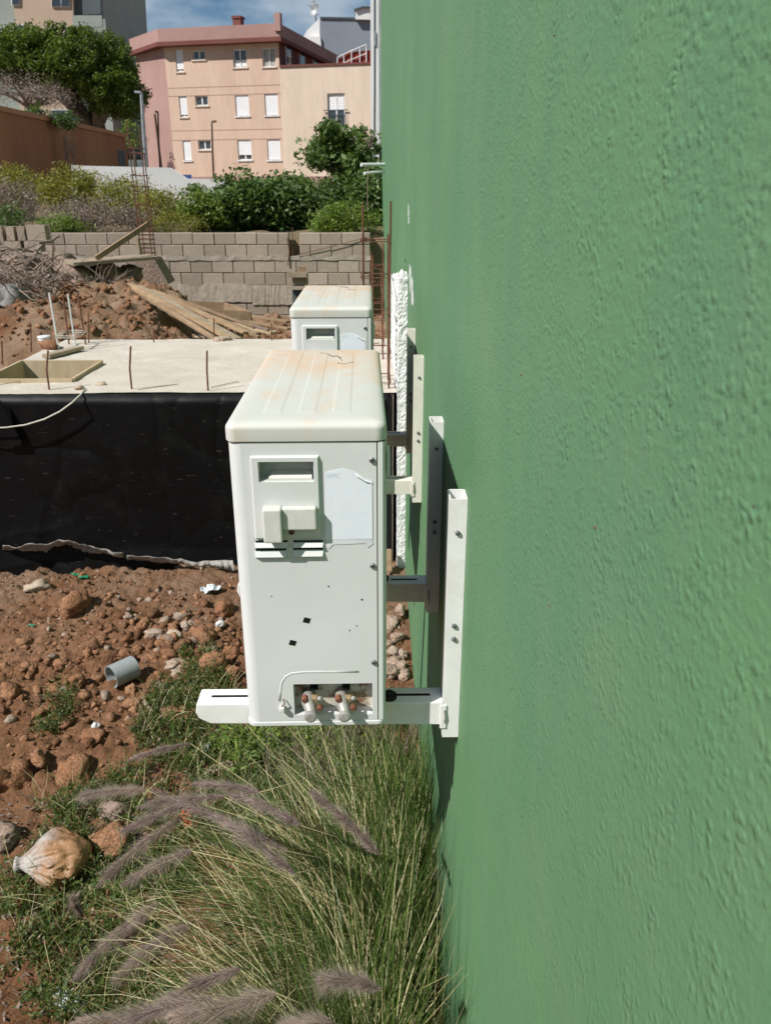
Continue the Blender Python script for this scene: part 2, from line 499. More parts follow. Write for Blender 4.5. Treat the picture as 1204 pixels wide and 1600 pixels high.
    c = mixc(nt, ramp(nt, noise(nt, pos, 3.1, 7, 0.75), 0.56, 0.66, (0, 0, 0), (0.5,) * 3), c, (0.62, 0.58, 0.52))
    nt.links.new(c, b.inputs['Base Color']); b.inputs['Roughness'].default_value = 0.9
    bump(nt, b, noise(nt, pos, 30, 6), 0.6, 0.008)
    M['screed'] = m
    # black bituminous sheet
    m, nt, b, pos, g = base('black_waterproof_sheet')
    c = mixc(nt, ramp(nt, noise(nt, pos, 5, 7, 0.7), 0.52, 0.78), (0.003, 0.003, 0.0032), (0.011, 0.011, 0.011))
    sc_ = ramp(nt, noise(nt, pos, 12, 5, 0.6, (1, 1, 7)), 0.66, 0.70, (0, 0, 0), (0.35,) * 3)
    c = mixc(nt, sc_, c, (0.12, 0.115, 0.11))
    nt.links.new(c, b.inputs['Base Color'])
    b.inputs['Roughness'].default_value = 0.5; b.inputs['Specular IOR Level'].default_value = 0.16
    bump(nt, b, noise(nt, pos, 5, 3, 0.5), 0.10, 0.012)
    M['sheet'] = m
    M['sheet_edge'] = mat('grey_plastic_sheeting', (0.20, 0.19, 0.18), (0.33, 0.30, 0.27), rough=0.5, vs=12, fine=0.2, fs=60, bs=50, bd=0.006)
    M['block'] = mat('grey_concrete_block', (0.37, 0.305, 0.245), (0.315, 0.26, 0.21), rough=0.95, vs=1.2, fine=0.14, fs=25, bs=60, bd=0.006, bst=0.7, spec=0.1, orand=0.17)
    M['mortar'] = mat('mortar', (0.30, 0.255, 0.21), rough=0.95, vs=3, fine=0.2, fs=25, bs=30, bd=0.01, spec=0.1)
    M['conc'] = mat('rough_cast_concrete', (0.40, 0.345, 0.28), (0.30, 0.26, 0.215), rough=0.95, vs=1.4, fine=0.18, fs=12, bs=14, bd=0.02)
    M['wood'] = mat('pale_formwork_timber', (0.34, 0.235, 0.14), (0.24, 0.155, 0.09), rough=0.8, vs=3, fine=0.25, fs=18, bs=40, bd=0.003, orand=0.25)
    M['wood_grey'] = mat('weathered_timber', (0.36, 0.29, 0.21), (0.25, 0.19, 0.13), rough=0.85, vs=4, fine=0.2, fs=20, bs=40, bd=0.003)
    M['ply'] = mat('shuttering_plywood', (0.40, 0.30, 0.175), (0.46, 0.38, 0.26), rough=0.8, vs=5, fine=0.15, fs=22, stretch=(1, 1, 0.2))
    M['dead'] = mat('dead_branch', (0.17, 0.125, 0.095), (0.25, 0.20, 0.16), rough=0.95, vs=5, fine=0.2)
    M['bark'] = mat('grey_bark', (0.16, 0.13, 0.105), (0.10, 0.08, 0.065), rough=0.95, vs=2, fine=0.25, fs=12, bs=14, bd=0.03)
    M['twig'] = mat('pale_twig', (0.30, 0.25, 0.20), (0.22, 0.18, 0.15), rough=0.9, vs=5)
    M['pvc'] = mat('grey_pvc', (0.30, 0.325, 0.325), (0.26, 0.28, 0.28), rough=0.5, vs=18, fine=0.08)
    M['pvc_white'] = mat('white_pvc', (0.72, 0.74, 0.74), rough=0.4, fine=0.05)
    M['cable'] = mat('pale_cable', (0.62, 0.58, 0.50), rough=0.6, fine=0.1)
    m, nt, b, pos, g = base('stained_plastic_sack')
    tcs = NN(nt, 'ShaderNodeTexCoord'); sp = NN(nt, 'ShaderNodeSeparateXYZ'); nt.links.new(tcs.outputs['Object'], sp.inputs[0])
    ad = NN(nt, 'ShaderNodeMath', operation='MULTIPLY_ADD'); nt.links.new(noise(nt, pos, 14, 5), ad.inputs[0]); ad.inputs[1].default_value = 0.24; nt.links.new(sp.outputs['X'], ad.inputs[2])
    c = mixc(nt, ramp(nt, ad.outputs[0], 0.055, 0.14), (0.36, 0.33, 0.30), (0.31, 0.165, 0.075))
    c = mixc(nt, ramp(nt, noise(nt, pos, 17, 6, 0.7), 0.52, 0.68, (0, 0, 0), (0.7,) * 3), c, (0.22, 0.125, 0.07))
    nt.links.new(c, b.inputs['Base Color']); b.inputs['Roughness'].default_value = 0.5
    bump(nt, b, noise(nt, pos, 38, 5, 0.6), 0.7, 0.010)
    M['bag'] = m
    M['red'] = mat('red_plastic', (0.60, 0.075, 0.035), rough=0.45, fine=0.1, bs=60)
    M['green_plastic'] = mat('green_plastic', (0.02, 0.28, 0.14), rough=0.4, fine=0.1)
    M['pale_plastic'] = mat('pale_blue_plastic', (0.55, 0.63, 0.68), (0.7, 0.72, 0.72), rough=0.5, vs=30, fine=0.1)
    # buildings
    M['peach'] = mat('peach_render', (0.60, 0.435, 0.33), (0.53, 0.375, 0.285), rough=0.9, vs=0.9, fine=0.07, fs=6, stretch=(1, 1, 0.2))
    M['cream'] = mat('cream_render', (0.64, 0.52, 0.41), (0.56, 0.45, 0.355), rough=0.9, vs=0.9, fine=0.07, fs=6, stretch=(1, 1, 0.2))
    M['mauve'] = mat('mauve_render', (0.36, 0.225, 0.195), (0.31, 0.19, 0.165), rough=0.9, vs=0.4, fine=0.06, fs=3)
    M['maroon'] = mat('maroon_render', (0.165, 0.062, 0.052), (0.14, 0.05, 0.042), rough=0.9, vs=0.5, fine=0.05, fs=3)
    M['redwall'] = mat('red_render', (0.34, 0.055, 0.03), rough=0.9, vs=0.5, fine=0.05, fs=3)
    M['greyblue'] = mat('slate_render', (0.24, 0.27, 0.30), (0.21, 0.24, 0.27), rough=0.9, vs=0.3, fine=0.05, fs=2)
    M['white'] = mat('white_render', (0.78, 0.78, 0.76), (0.70, 0.70, 0.68), rough=0.85, vs=0.5, fine=0.05, fs=4)
    M['frame'] = mat('white_window_frame', (0.80, 0.80, 0.79), rough=0.45, fine=0)
    M['shutter'] = mat('white_roller_shutter', (0.78, 0.78, 0.78), (0.74, 0.74, 0.74), rough=0.5, vs=1, fine=0)
    m, nt, b, pos, g = base('window_glass')
    b.inputs['Base Color'].default_value = (0.035, 0.045, 0.055, 1); b.inputs['Roughness'].default_value = 0.06
    b.inputs['Specular IOR Level'].default_value = 0.7
    bump(nt, b, noise(nt, pos, 0.8, 2), 0.05, 0.05)
    M['glass'] = m
    M['curtain'] = mat('pale_curtain', (0.42, 0.40, 0.36), (0.30, 0.29, 0.27), rough=0.9, vs=6, fine=0.2, fs=10)
    M['ochre'] = mat('ochre_brown_render', (0.335, 0.155, 0.072), (0.27, 0.12, 0.06), rough=0.95, vs=0.7, fine=0.12, fs=4, stretch=(1, 1, 0.15))
    M['ochre_cap'] = mat('ochre_coping', (0.44, 0.22, 0.11), rough=0.9, vs=1, fine=0.08)
    M['sage'] = mat('sage_render', (0.30, 0.33, 0.29), (0.26, 0.29, 0.26), rough=0.9, vs=0.3, fine=0.05, fs=2)
    M['sand'] = mat('sand_render', (0.47, 0.36, 0.27), (0.42, 0.32, 0.24), rough=0.9, vs=0.3, fine=0.05, fs=2)
    M['darkgrey'] = mat('dark_slate_render', (0.10, 0.125, 0.13), rough=0.85, vs=0.3, fine=0.05, fs=2)
    M['pole'] = mat('galvanised_pole', (0.38, 0.39, 0.40), rough=0.5, metal=0.4, fine=0.05)
    M['pole_brown'] = mat('brown_lamp_post', (0.16, 0.10, 0.07), rough=0.6, fine=0.05)
    M['hill'] = mat('far_hillside', (0.075, 0.095, 0.105), (0.09, 0.105, 0.10), rough=1.0, vs=0.004, fine=0.2, fs=0.03, spec=0)
    M['tarp'] = mat('sign_blue', (0.05, 0.10, 0.30), rough=0.5, fine=0)
    # foliage
    M['ficus'] = leafmat('ficus_leaf', [(0, (0.040, 0.078, 0.014)), (0.5, (0.092, 0.144, 0.024)), (1, (0.165, 0.21, 0.038))], vs=0.6)
    M['fig'] = leafmat('fig_leaf', [(0, (0.050, 0.092, 0.028)), (0.6, (0.105, 0.160, 0.050)), (1, (0.18, 0.235, 0.09))])
    M['hedge'] = leafmat('bramble_leaf', [(0, (0.046, 0.088, 0.026)), (0.6, (0.094, 0.152, 0.046)), (1, (0.165, 0.225, 0.075))])
    M['spurge'] = leafmat('spurge_leaf', [(0, (0.11, 0.125, 0.025)), (0.55, (0.22, 0.215, 0.040)), (1, (0.34, 0.29, 0.060))])
    M['lime'] = leafmat('pale_green_leaf', [(0, (0.088, 0.150, 0.031)), (0.6, (0.163, 0.237, 0.044)), (1, (0.263, 0.312, 0.069))])
    M['drybrush'] = leafmat('dry_brush', [(0, (0.143, 0.105, 0.083)), (0.6, (0.220, 0.171, 0.132)), (1, (0.297, 0.242, 0.187))], trans=0.1, sun_tint=(1, 1, 1))
    M['weed'] = leafmat('weed_leaf', [(0, (0.040, 0.068, 0.016)), (0.45, (0.075, 0.115, 0.028)), (0.75, (0.135, 0.165, 0.045)), (0.9, (0.23, 0.20, 0.08)), (1, (0.20, 0.08, 0.045))], vs=3)
    M['blade'] = leafmat('grass_blade', [(0, (0.050, 0.092, 0.020)), (0.5, (0.098, 0.160, 0.036)), (0.85, (0.155, 0.205, 0.055)), (1, (0.22, 0.23, 0.085))], vs=4, rough=0.45)
    M['straw'] = leafmat('straw_blade', [(0, (0.345, 0.287, 0.138)), (0.5, (0.483, 0.414, 0.218)), (1, (0.598, 0.540, 0.333))], vs=4, trans=0.25, sun_tint=(1, 1, 0.9))
    M['plume'] = leafmat('purple_plume_hair', [(0, (0.34, 0.27, 0.22)), (0.5, (0.50, 0.42, 0.35)), (1, (0.66, 0.58, 0.49))], vs=8, trans=0.5, sun_tint=(1.1, 1.0, 0.95))
    M['plume_mid'] = leafmat('tan_plume_hair', [(0, (0.19, 0.135, 0.115)), (0.5, (0.31, 0.235, 0.20)), (1, (0.46, 0.37, 0.31))], vs=8, trans=0.4, sun_tint=(1.1, 1.0, 0.95))
    M['plume_dark'] = leafmat('dark_purple_plume_hair', [(0, (0.13, 0.085, 0.082)), (0.5, (0.215, 0.15, 0.145)), (1, (0.36, 0.28, 0.25))], vs=8, trans=0.45, sun_tint=(1.1, 0.95, 0.95))
build_materials()

# ------------------------------------------------------------------ scatter helpers
def unit(n):
    v = RNG.normal(size=(n, 3))
    return v / np.linalg.norm(v, axis=1, keepdims=True)
def leaf_quads(P, size, aspect=0.5, up=0.35, axis=None, jit=0.35):
    """diamond leaves at points P; returns verts, faces"""
    n = len(P)
    nr = unit(n); nr[:, 2] = np.abs(nr[:, 2]) + up
    nr /= np.linalg.norm(nr, axis=1, keepdims=True)
    a = unit(n) if axis is None else axis + unit(n) * 0.55
    a = a - nr * (a * nr).sum(1, keepdims=True)
    a /= np.linalg.norm(a, axis=1, keepdims=True) + 1e-9
    b = np.cross(nr, a)
    s = (np.asarray(size) * (1 + RNG.uniform(-jit, jit, n)))[:, None] if np.ndim(size) == 0 else size[:, None]
    V = np.stack([P - a * s * .5, P + b * s * .5 * aspect - nr * s * .06, P + a * s * .5 - nr * s * .1, P - b * s * .5 * aspect - nr * s * .06], 1).reshape(-1, 3)
    return V, np.arange(4 * n).reshape(-1, 4)
def clump_points(c, rad, nc, npc, cr, flat_bottom=None, hollow=0.55, seed=None, amp=0.42):
    """points gathered in clumps through an ellipsoid's volume, more of them near its surface"""
    d = unit(nc)
    rr = RNG.uniform(hollow, 1.0, nc) ** 0.7
    C = d * rr[:, None] * np.array(rad)
    C *= (1 + amp * fbm(C + 3, 1.5 / max(rad), 3, seed or 3))[:, None]
    if flat_bottom is not None:
        C[:, 2] = np.where(C[:, 2] < flat_bottom * rad[2], flat_bottom * rad[2] * RNG.uniform(.6, 1, nc), C[:, 2])
    C += np.array(c)
    k = RNG.uniform(0.6, 1.35, nc)
    P = np.repeat(C, npc, 0) + unit(nc * npc) * (RNG.uniform(0, 1, nc * npc) ** 0.45 * np.repeat(k, npc) * cr)[:, None]
    return P, C
def blades(root, L_, th0, th1, az, wd, n=7, xmax=0.19):
    """arching ribbons; all arrays of length N"""
    N = len(L_)
    P = root.copy()
    V = np.zeros((N, n + 1, 2, 3))
    side = np.stack([-np.sin(az), np.cos(az), np.zeros(N)], 1)
    tw = RNG.uniform(-0.8, 0.8, N)
    dr = RNG.normal(0, .45, N)
    az0 = az
    for i in range(n + 1):
        t = i / n
        th = th0 + (th1 - th0) * t ** 1.4
        az = az0 + dr * t * t
        side = np.stack([-np.sin(az), np.cos(az), np.zeros(N)], 1)
        hw = wd * (0.55 + 0.45 * min(1, t * 4)) * (1 - t ** 2.2) * 0.5 + 0.0003
        d = np.stack([np.sin(th) * np.cos(az), np.sin(th) * np.sin(az), np.cos(th)], 1)
        up = np.cross(d, side)
        s = side * np.cos(tw)[:, None] + up * np.sin(tw)[:, None]
        V[:, i, 0] = P - s * hw[:, None]
        V[:, i, 1] = P + s * hw[:, None]
        P = P + d * (L_ / n)[:, None]
    V[..., 0] = np.minimum(V[..., 0], xmax - RNG.uniform(0, 0.012, (N, 1, 1)))
    idx = np.arange(N)[:, None] * (2 * (n + 1)) + np.arange(n)[None, :] * 2
    Fq = np.stack([idx, idx + 1, idx + 3, idx + 2], -1).reshape(-1, 4)
    return V.reshape(-1, 3), Fq
_ico = {}
def ico(sub):
    if sub not in _ico:
        bm = bmesh.new(); bmesh.ops.create_icosphere(bm, subdivisions=sub, radius=1)
        _ico[sub] = (np.array([v.co[:] for v in bm.verts]), np.array([[v.index for v in f.verts] for f in bm.faces]))
        bm.free()
    return _ico[sub]
_rk = {}
def rock_verts(sub, size, seed, rough=0.35, squash=0.7):
    V, Fc = ico(sub)
    key = (sub, seed % 30)
    if key not in _rk:
        sd = seed % 30
        d = fbm(V * 1.2 + sd * 7.31, 1.0, 3, sd)
        if sub > 1: d = d + 0.5 * np.abs(fbm(V * 3.6 + sd, 1.0, 2, sd + 3))
        if sub > 2: d = d + 0.42 * fbm(V * 8.0 + sd, 1.0, 3, sd + 6, .6)
        q = (V @ unit(9).T).max(1)
        cut = np.minimum(1, 0.62 / np.maximum(q, 0.3))          # chopped by a few planes: broken faces
        _rk[key] = (d, cut)
    d, cut = _rk[key]
    W = V * (1 + rough * d)[:, None] * (0.25 + 0.75 * cut)[:, None]
    sc = np.array([1, RNG.uniform(.65, 1), squash * RNG.uniform(.75, 1.15)])
    a = RNG.uniform(0, 6.28)
    R = np.array([[math.cos(a), -math.sin(a), 0], [math.sin(a), math.cos(a), 0], [0, 0, 1]])
    return (W * sc * size) @ R.T, Fc
def rock(name, P, size, matn, label, cat='rock', group=None, sub=3, squash=0.7, rough=0.35, sink=0.25, smooth=False):
    V, Fc = rock_verts(sub, size, random.randint(0, 999), rough, squash)
    V = V + np.array([0, 0, -V[:, 2].min() * (1 - sink * 2)])
    o = mesh_np(name, V, Fc, M[matn], None, smooth)
    o.location = P
    return props(o, label, cat, group)

# ================================================================== THE GROUND
def H(x, y):
    x = np.asarray(x, float); y = np.asarray(y, float)
    P = np.stack([x, y, np.zeros_like(x)], -1).reshape(-1, 3)
    sh = x.shape
    n1 = fbm(P, 0.9, 3, 1).reshape(sh)
    n2 = fbm(P, 6.0, 3, 5).reshape(sh)
    n3 = np.abs(fbm(P, 16.0, 3, 9)).reshape(sh)
    n4 = np.abs(fbm(P, 34.0, 2, 13)).reshape(sh)
    near = 0.030 * n1 + 0.020 * n2 + 0.034 * (n3 - 0.25) + 0.016 * (n4 - .2)
    near = near + 0.06 * np.exp(-((x + 1.9) / 0.5) ** 2 - ((y - 3.2) / 0.9) ** 2)
    # excavation and spoil heap behind the foundation
    back = sstep(6.6, 8.4, y)
    heap = 0.97 * np.exp(-np.clip(np.abs((x + 4.1) / 1.9), 0, 9) ** 4 - np.clip(np.abs((y - 10.4) / 2.9), 0, 9) ** 4)
    heap = heap + 0.20 * np.exp(-((x + 3.0) / 0.8) ** 2 - ((y - 11.2) / 1.2) ** 2)
    heap = heap + 0.20 * np.exp(-((x + 2.0) / 1.1) ** 2 - ((y - 9.0) / 1.2) ** 2)
    heap = heap + 0.9 * np.exp(-((x + 6.9) / 1.5) ** 2 - ((y - 12.5) / 2.5) ** 2)
    zb = 0.2 + heap + 0.12 * n1 + 0.07 * n2 + 0.035 * (n3 - .2)
    site = near * (1 - back) + zb * back
    # terrace held by the block wall, then a gentle slope up to the houses
    tz = 1.62 + 0.04 * np.clip(y - 15.6, 0, 45) + 0.10 * n1
    t = sstep(15.62, 15.72, y)
    z = site * (1 - t) + tz * t
    return z
def build_ground():
    xs = np.concatenate([[-4000, -1500, -600, -250, -120, -70, -50], np.arange(-40, -8, 0.8), np.arange(-8, -3.2, 0.045), np.arange(-3.2, 0.26, 0.016), [0.5, 1.5, 4, 10, 30, 100, 400, 1500, 4000]])
    ys = np.concatenate([[-3000, -800, -150, -30, -8, -3, -1], np.arange(0, 1.3, 0.1), np.arange(1.3, 5.2, 0.016), np.arange(5.2, 7, 0.1), np.arange(7, 15.6, 0.045), [15.63, 15.66, 15.7, 15.74, 15.8], np.arange(16, 46, 0.9), np.arange(46, 120, 6), [150, 250, 500, 1200, 4000, 8000]])
    X, Y = np.meshgrid(xs, ys)
    Z = H(X, Y)
    far = (np.abs(X) > 60) | (Y > 120) | (Y < -30)
    Z = np.where(far & (Y > 60), 3.2, Z)
    V = np.stack([X, Y, Z], -1).reshape(-1, 3)
    nx, ny = len(xs), len(ys)
    i = np.arange(nx - 1)[None, :] + np.arange(ny - 1)[:, None] * nx
    Fq = np.stack([i, i + 1, i + nx + 1, i + nx], -1).reshape(-1, 4)
    o = mesh_np('ground', V, Fq, M['soil'], None, True)
    props(o, kind='structure')
build_ground()
def gz(x, y):
    return float(H(np.array([x]), np.array([y]))[0])
def ground_at(px, py, z0=0.0):
    P = atz(px, py, z0)
    for _ in range(3):
        P = atz(px, py, gz(P.x, P.y))
    return P

# far hill
def build_hill():
    n = 60
    u = np.linspace(0, 1, n); v = np.linspace(0, 1, 20)
    Ug, Vg = np.meshgrid(u, v)
    X = -1900 + 2600 * Ug; Y = 2600 + 1500 * Vg
    R = 190 * np.exp(-((X + 1000) / 520) ** 2) + 120 * np.exp(-((X + 300) / 420) ** 2)
    Z = -5 + R * np.sin(np.pi * np.clip(Vg, 0, 1)) * (1 + 0.12 * fbm(np.stack([X, Y, 0 * X], -1).reshape(-1, 3), 0.004, 4, 3).reshape(X.shape))
    i = np.arange(n - 1)[None, :] + np.arange(19)[:, None] * n
    o = mesh_np('hill', np.stack([X, Y, Z], -1).reshape(-1, 3), np.stack([i, i + 1, i + n + 1, i + n], -1).reshape(-1, 4), M['hill'], None, True)
    props(o, kind='structure')
build_hill()

# ================================================================== THE GREEN HOUSE
WX = 0.205
def build_green():
    r = empty('green_house', (4, 8, 0), 'green painted house wall with rough stucco filling the right of the picture', 'house')
    MB().box(WX, 8, -6, 21.6, -0.4, 7.6).build('wall', M['green'], r)
    MB().box(WX - 0.055, WX + 0.12, 21.6, 21.75, -0.4, 7.6).build('corner_strip', M['grey_edge'], r)
    MB().box(WX - 0.05, 8.05, -6, 21.8, 7.6, 7.75).build('roof_coping', M['grey_edge'], r)
    # flaked spots where bare plaster shows
    random.seed(3)
    for (px, py, l, t) in ((638, 330, .05, .012), (638.5, 345, .03, .01), (640, 425, .05, .014), (641, 440, .10, .016), (643.5, 455, .08, .016), (645, 468, .05, .012)):
        d = ray(px, py); P = EYE + d * (WX / d.x)
        pts = []
        for k in range(12):
            a = 6.283 * k / 12
            q = random.uniform(.6, 1.2)
            pts.append((WX - 0.0015, P.y + math.cos(a) * t * q * 5, P.z + math.sin(a) * l * q * .8))
        MB().prism(pts, (0.004, 0, 0)).build('bare_patch', M['chip_white'], r)
    # hairline crack running down the stucco
    pts = []
    for k in range(26):
        y = 20 + k * 21.5
        d = ray(752 - 14 * (k / 25) + random.uniform(-1, 1), y)
        P = EYE + d * (WX / d.x)
        pts.append((WX - 0.0006, P.y, P.z))
    for (px, py, s) in ((815, 586, .0030), (930, 824, .0028), (858, 946, .0026), (744, 1046, .003), (800, 1075, .003), (866, 55, .0025), (707, 1060, .003)):
        d = ray(px, py); P = EYE + d * (WX / d.x)
        V, Fc = rock_verts(1, s, int(px), .4, .6)
        mesh_np('speck', V + np.array(P), Fc, M['rust'], r)
build_green()

# ================================================================== AIR CONDITIONERS
def rrect(x0, x1, y0, y1, r, n=6):
    pts = []
    for cx, cy, a0 in ((x1 - r, y1 - r, 0), (x0 + r, y1 - r, 90), (x0 + r, y0 + r, 180), (x1 - r, y0 + r, 270)):
        for k in range(n + 1):
            a = math.radians(a0 + 90 * k / n)
            pts.append((cx + r * math.cos(a), cy + r * math.sin(a)))
    return pts
AX0, AX1, AY0, AY1, AZ0, AZ1 = -0.300, 0.022, 1.55, 2.36, 1.292, 1.972
def fp(px, py):
    return at(px, py, AY0)
def build_ac():
    r = empty('air_conditioner', ((AX0 + AX1) / 2, AY0, AZ0),
              'nearer off-white air conditioner outdoor unit with a bleached label on its end', 'air conditioner', 'outdoor units on the green wall')
    # cabinet shell: open at the near end where the side panel sits
    cr = 0.028
    path = [(AX0 + cr, AY0)] + [(AX0 + cr - cr * math.sin(a), AY0 + cr - cr * math.cos(a)) for a in [math.pi / 2 * k / 7 for k in range(1, 8)]]
    path += [(AX0, AY1 - cr)] + [(AX0 + cr - cr * math.cos(a), AY1 - cr + cr * math.sin(a)) for a in [math.pi / 2 * k / 7 for k in range(1, 8)]]
    path += [(AX1, AY1), (AX1, AY0 + 0.006), (AX1 - 0.006, AY0), (AX1 - 0.016, AY0)]
    mb = MB()
    n = len(path)
    mb.add([(x, y, AZ0) for x, y in path] + [(x, y, AZ1) for x, y in path], [(i + 1, i, i + n, i + 1 + n) for i in range(n - 1)])
    cab = mb.build('cabinet', M['ac'], r, False, fix=False)
    for p in cab.data.polygons: p.use_smooth = p.area < 0.006
    MB().box(AX0 + 0.006, AX1 - 0.004, AY0 + 0.07, AY1 - 0.006, AZ0 + 0.004, AZ1 - 0.004).build('inner_casing', M['hole'], r)  # black backing box behind the panel, keeps seams and gaps dark
    MB().box(AX1 - 0.020, AX1 - 0.012, AY0 + 0.004, AY0 + 0.06, AZ0 + 0.002, AZ1 - 0.002).build('corner_post', M['plastic'], r)
    # side panel with the grip pocket and the valve bay cut out of it
    x0, x1 = AX0 + cr, AX1 - 0.0185
    gA, gB = fp(404, 721), fp(490, 750)
    vA, vB = fp(458, 1069), fp(583, 1116)
    holes = [(gA.x - x0, gB.x - x0, gB.z - AZ0, gA.z - AZ0), (vA.x - x0, min(vB.x - x0, x1 - x0 - .012), vB.z - AZ0, vA.z - AZ0)]
    sp = holed(MB(), (x0, AY0, AZ0), (1, 0, 0), (0, 0, 1), (0, -1, 0), x1 - x0, AZ1 - AZ0, holes, 0.045).build('side_panel', M['ac'], r)
    mb = MB()
    mb.add([(gA.x, AY0 + .028, gB.z), (gB.x, AY0 + .028, gB.z), (gB.x, AY0 + .043, gA.z), (gA.x, AY0 + .043, gA.z)], [(0, 1, 2, 3)])
    mb.add([(gA.x + .018, AY0 - .0005, gB.z + .004), (gB.x - .004, AY0 - .0005, gB.z + .004), (gB.x - .004, AY0 + .03, gB.z + .014), (gA.x + .022, AY0 + .03, gB.z + .014), (gA.x, AY0 - .0005, gB.z - .004), (gB.x, AY0 - .0005, gB.z - .004)], [(0, 1, 2, 3), (4, 5, 1, 0)])
    mb.build('grip_pocket', M['plastic'], sp)
    # raised access frame around the grip
    a, b = fp(393, 714), fp(500, 838)
    ah, bh = fp(403, 720), fp(491, 751)
    fr = holed(MB(), (a.x, AY0 - .007, b.z), (1, 0, 0), (0, 0, 1), (0, -1, 0), b.x - a.x, a.z - b.z, [(ah.x - a.x, bh.x - a.x, bh.z - b.z, ah.z - b.z)], .0065)
    fr.add([(a.x, AY0 - .007, b.z), (b.x, AY0 - .007, b.z), (b.x, AY0 - .007, a.z), (a.x, AY0 - .007, a.z), (a.x - .003, AY0 + .0002, b.z - .003), (b.x + .003, AY0 + .0002, b.z - .003), (b.x + .003, AY0 + .0002, a.z + .003), (a.x - .003, AY0 + .0002, a.z + .003)],
           [(0, 4, 5, 1), (1, 5, 6, 2), (2, 6, 7, 3), (3, 7, 4, 0)])
    hp = fr.build('access_frame', M['ac'], r)
    # terminal cover: a fat left half and a thinner right half, and the rusty screw
    c0, c1 = fp(412, 787), fp(444, 839); d0, d1 = fp(444, 788), fp(496, 822)
    mb = MB().box(c0.x, c1.x, AY0 - .034, AY0 - .006, c1.z, c0.z)
    tcv = mb.build('terminal_cover', M['plastic'], r, False, .004, 3)
    MB().box(c1.x - .001, d1.x, AY0 - .024, AY0 - .0062, d1.z, d0.z).build('cover_wing', M['plastic'], tcv, False, .004, 3)
    s = fp(456, 829)
    def disc(P, rad, dep, nm, m, par, nrm=(0, -1, 0), seg=14):
        return MB().tube([Vector(P) + Vector(nrm) * -0.002, Vector(P) + Vector(nrm) * dep * .7, Vector(P) + Vector(nrm) * dep], [rad, rad, rad * .7], seg).build(nm, M[m], par)
    disc(s, .0062, .006 + .007, 'screw', 'copper', r); disc(s, .0025, .0145, 'screw_socket', 'hole', r)
    for (px, py) in ((583, 719), (584, 884), (586, 1035)):
        q = fp(px - 2, py)
        sc = disc(q, .0060, .005, 'screw', 'bolt', r)
        disc((q.x, q.y, q.z), .0022, .0056, 'screw_socket', 'hole', sc)
    # louvres pressed into the panel
    for (xa, xb, ya, yb) in ((398, 451, 846, 853), (457, 506, 846, 853), (398, 449, 859, 868), (457, 506, 858, 867)):
        p0, p1 = fp(xa, ya), fp(xb, yb)
        zt, zb_ = p0.z, p1.z - .004
        mb = MB().add([(p0.x, AY0 - .0004, zt), (p1.x, AY0 - .0004, zt), (p1.x - .003, AY0 - .008, zb_ + .004), (p0.x + .003, AY0 - .008, zb_ + .004), (p0.x, AY0 - .0004, zb_), (p1.x, AY0 - .0004, zb_)],
                      [(0, 1, 2, 3), (3, 2, 5, 4), (0, 3, 4), (1, 5, 2)])
        lv = mb.build('louvre', M['ac'], r)
        MB().box(p0.x + .002, p1.x - .002, AY0 - .0025, AY0 - .0005, zt - .0005, zt + .0028).build('louvre_slit', M['hole'], lv)
    # bleached sticker with its curled, missing corner
    q = [fp(*p) for p in ((508, 738), (536, 732), (556, 738), (571, 749), (581, 751), (582, 842), (508, 843))]
    st = MB().prism([(p.x, AY0 - .0004, p.z) for p in q], (0, -.0008, 0)).build('label_sticker', M['sticker'], r)
    q2 = [fp(*p) for p in ((509, 843), (581, 843), (583, 850), (574, 856), (571, 849), (520, 851), (513, 858))]
    MB().prism([(p.x, AY0 - .0004, p.z) for p in q2], (0, -.0006, 0)).build('label_residue', M['faint'], st)
    q3 = [fp(*p) for p in ((556, 738), (571, 749), (581, 751), (583, 756), (570, 751), (554, 741))]
    mb = MB(); mb.add([(p.x, AY0 - .0014 - (.004 if i in (4, 5) else 0), p.z) for i, p in enumerate(q3)], [(0, 1, 4, 5), (1, 2, 3, 4)])
    mb.build('curled_corner', M['faint'], st)
    fc = bpy.data.curves.new('print', 'FONT'); fc.body = 'HFC'; fc.size = 0.013; fc.shear = 0.25; fc.space_character = 1.15
    to = bpy.data.objects.new('print_tmp', fc); COL.objects.link(to)
    bpy.context.view_layer.update()
    me = bpy.data.meshes.new_from_object(to.evaluated_get(bpy.context.evaluated_depsgraph_get()))
    bpy.data.objects.remove(to)
    tp = fp(510, 746)
    to = link('label_print', me, M['faint'], st)
    to.rotation_euler = (math.pi / 2, 0, 0)
    to.location = Vector((tp.x, AY0 - .0016, tp.z)) - origin_of(st)
    # black decals painting the dark inside knocked-out squares and dents
    for (px, py, s_, rot) in ((479, 969, .0088, .5), (457, 1004, .0088, .5), (565, 937, .0022, .8), (513, 916, .0018, .2), (424, 931, .0013, .3), (546, 985, .0016, .9), (557, 978, .0014, .4)):
        c = fp(px, py)
        pts = [(c.x + s_ * math.cos(rot + k * math.pi / 2) * 1.15, AY0 - .0003, c.z + s_ * math.sin(rot + k * math.pi / 2)) for k in range(4)]
        MB().prism(pts, (0, -.0006, 0)).build('knockout_hole', M['hole'], r)
    # bead pressed round the valve bay
    pts = [fp(437, 1095), fp(438, 1080), fp(440, 1066), fp(446, 1057), fp(456, 1052), fp(475, 1050), fp(520, 1050), fp(560, 1050)]
    MB().tube([(p.x, AY0 + .0044, p.z) for p in pts], .0054, 14).build('pressed_bead', M['ac'], r, True)
    # valve bay: stained plate with two service valves, each with brass nut and copper cap
    MB().box(vA.x - .004, min(vB.x, x1) + .004, AY0 + .032, AY0 + .0445, vB.z - .004, vA.z + .004).build('valve_plate', M['rusty_plate'], r)
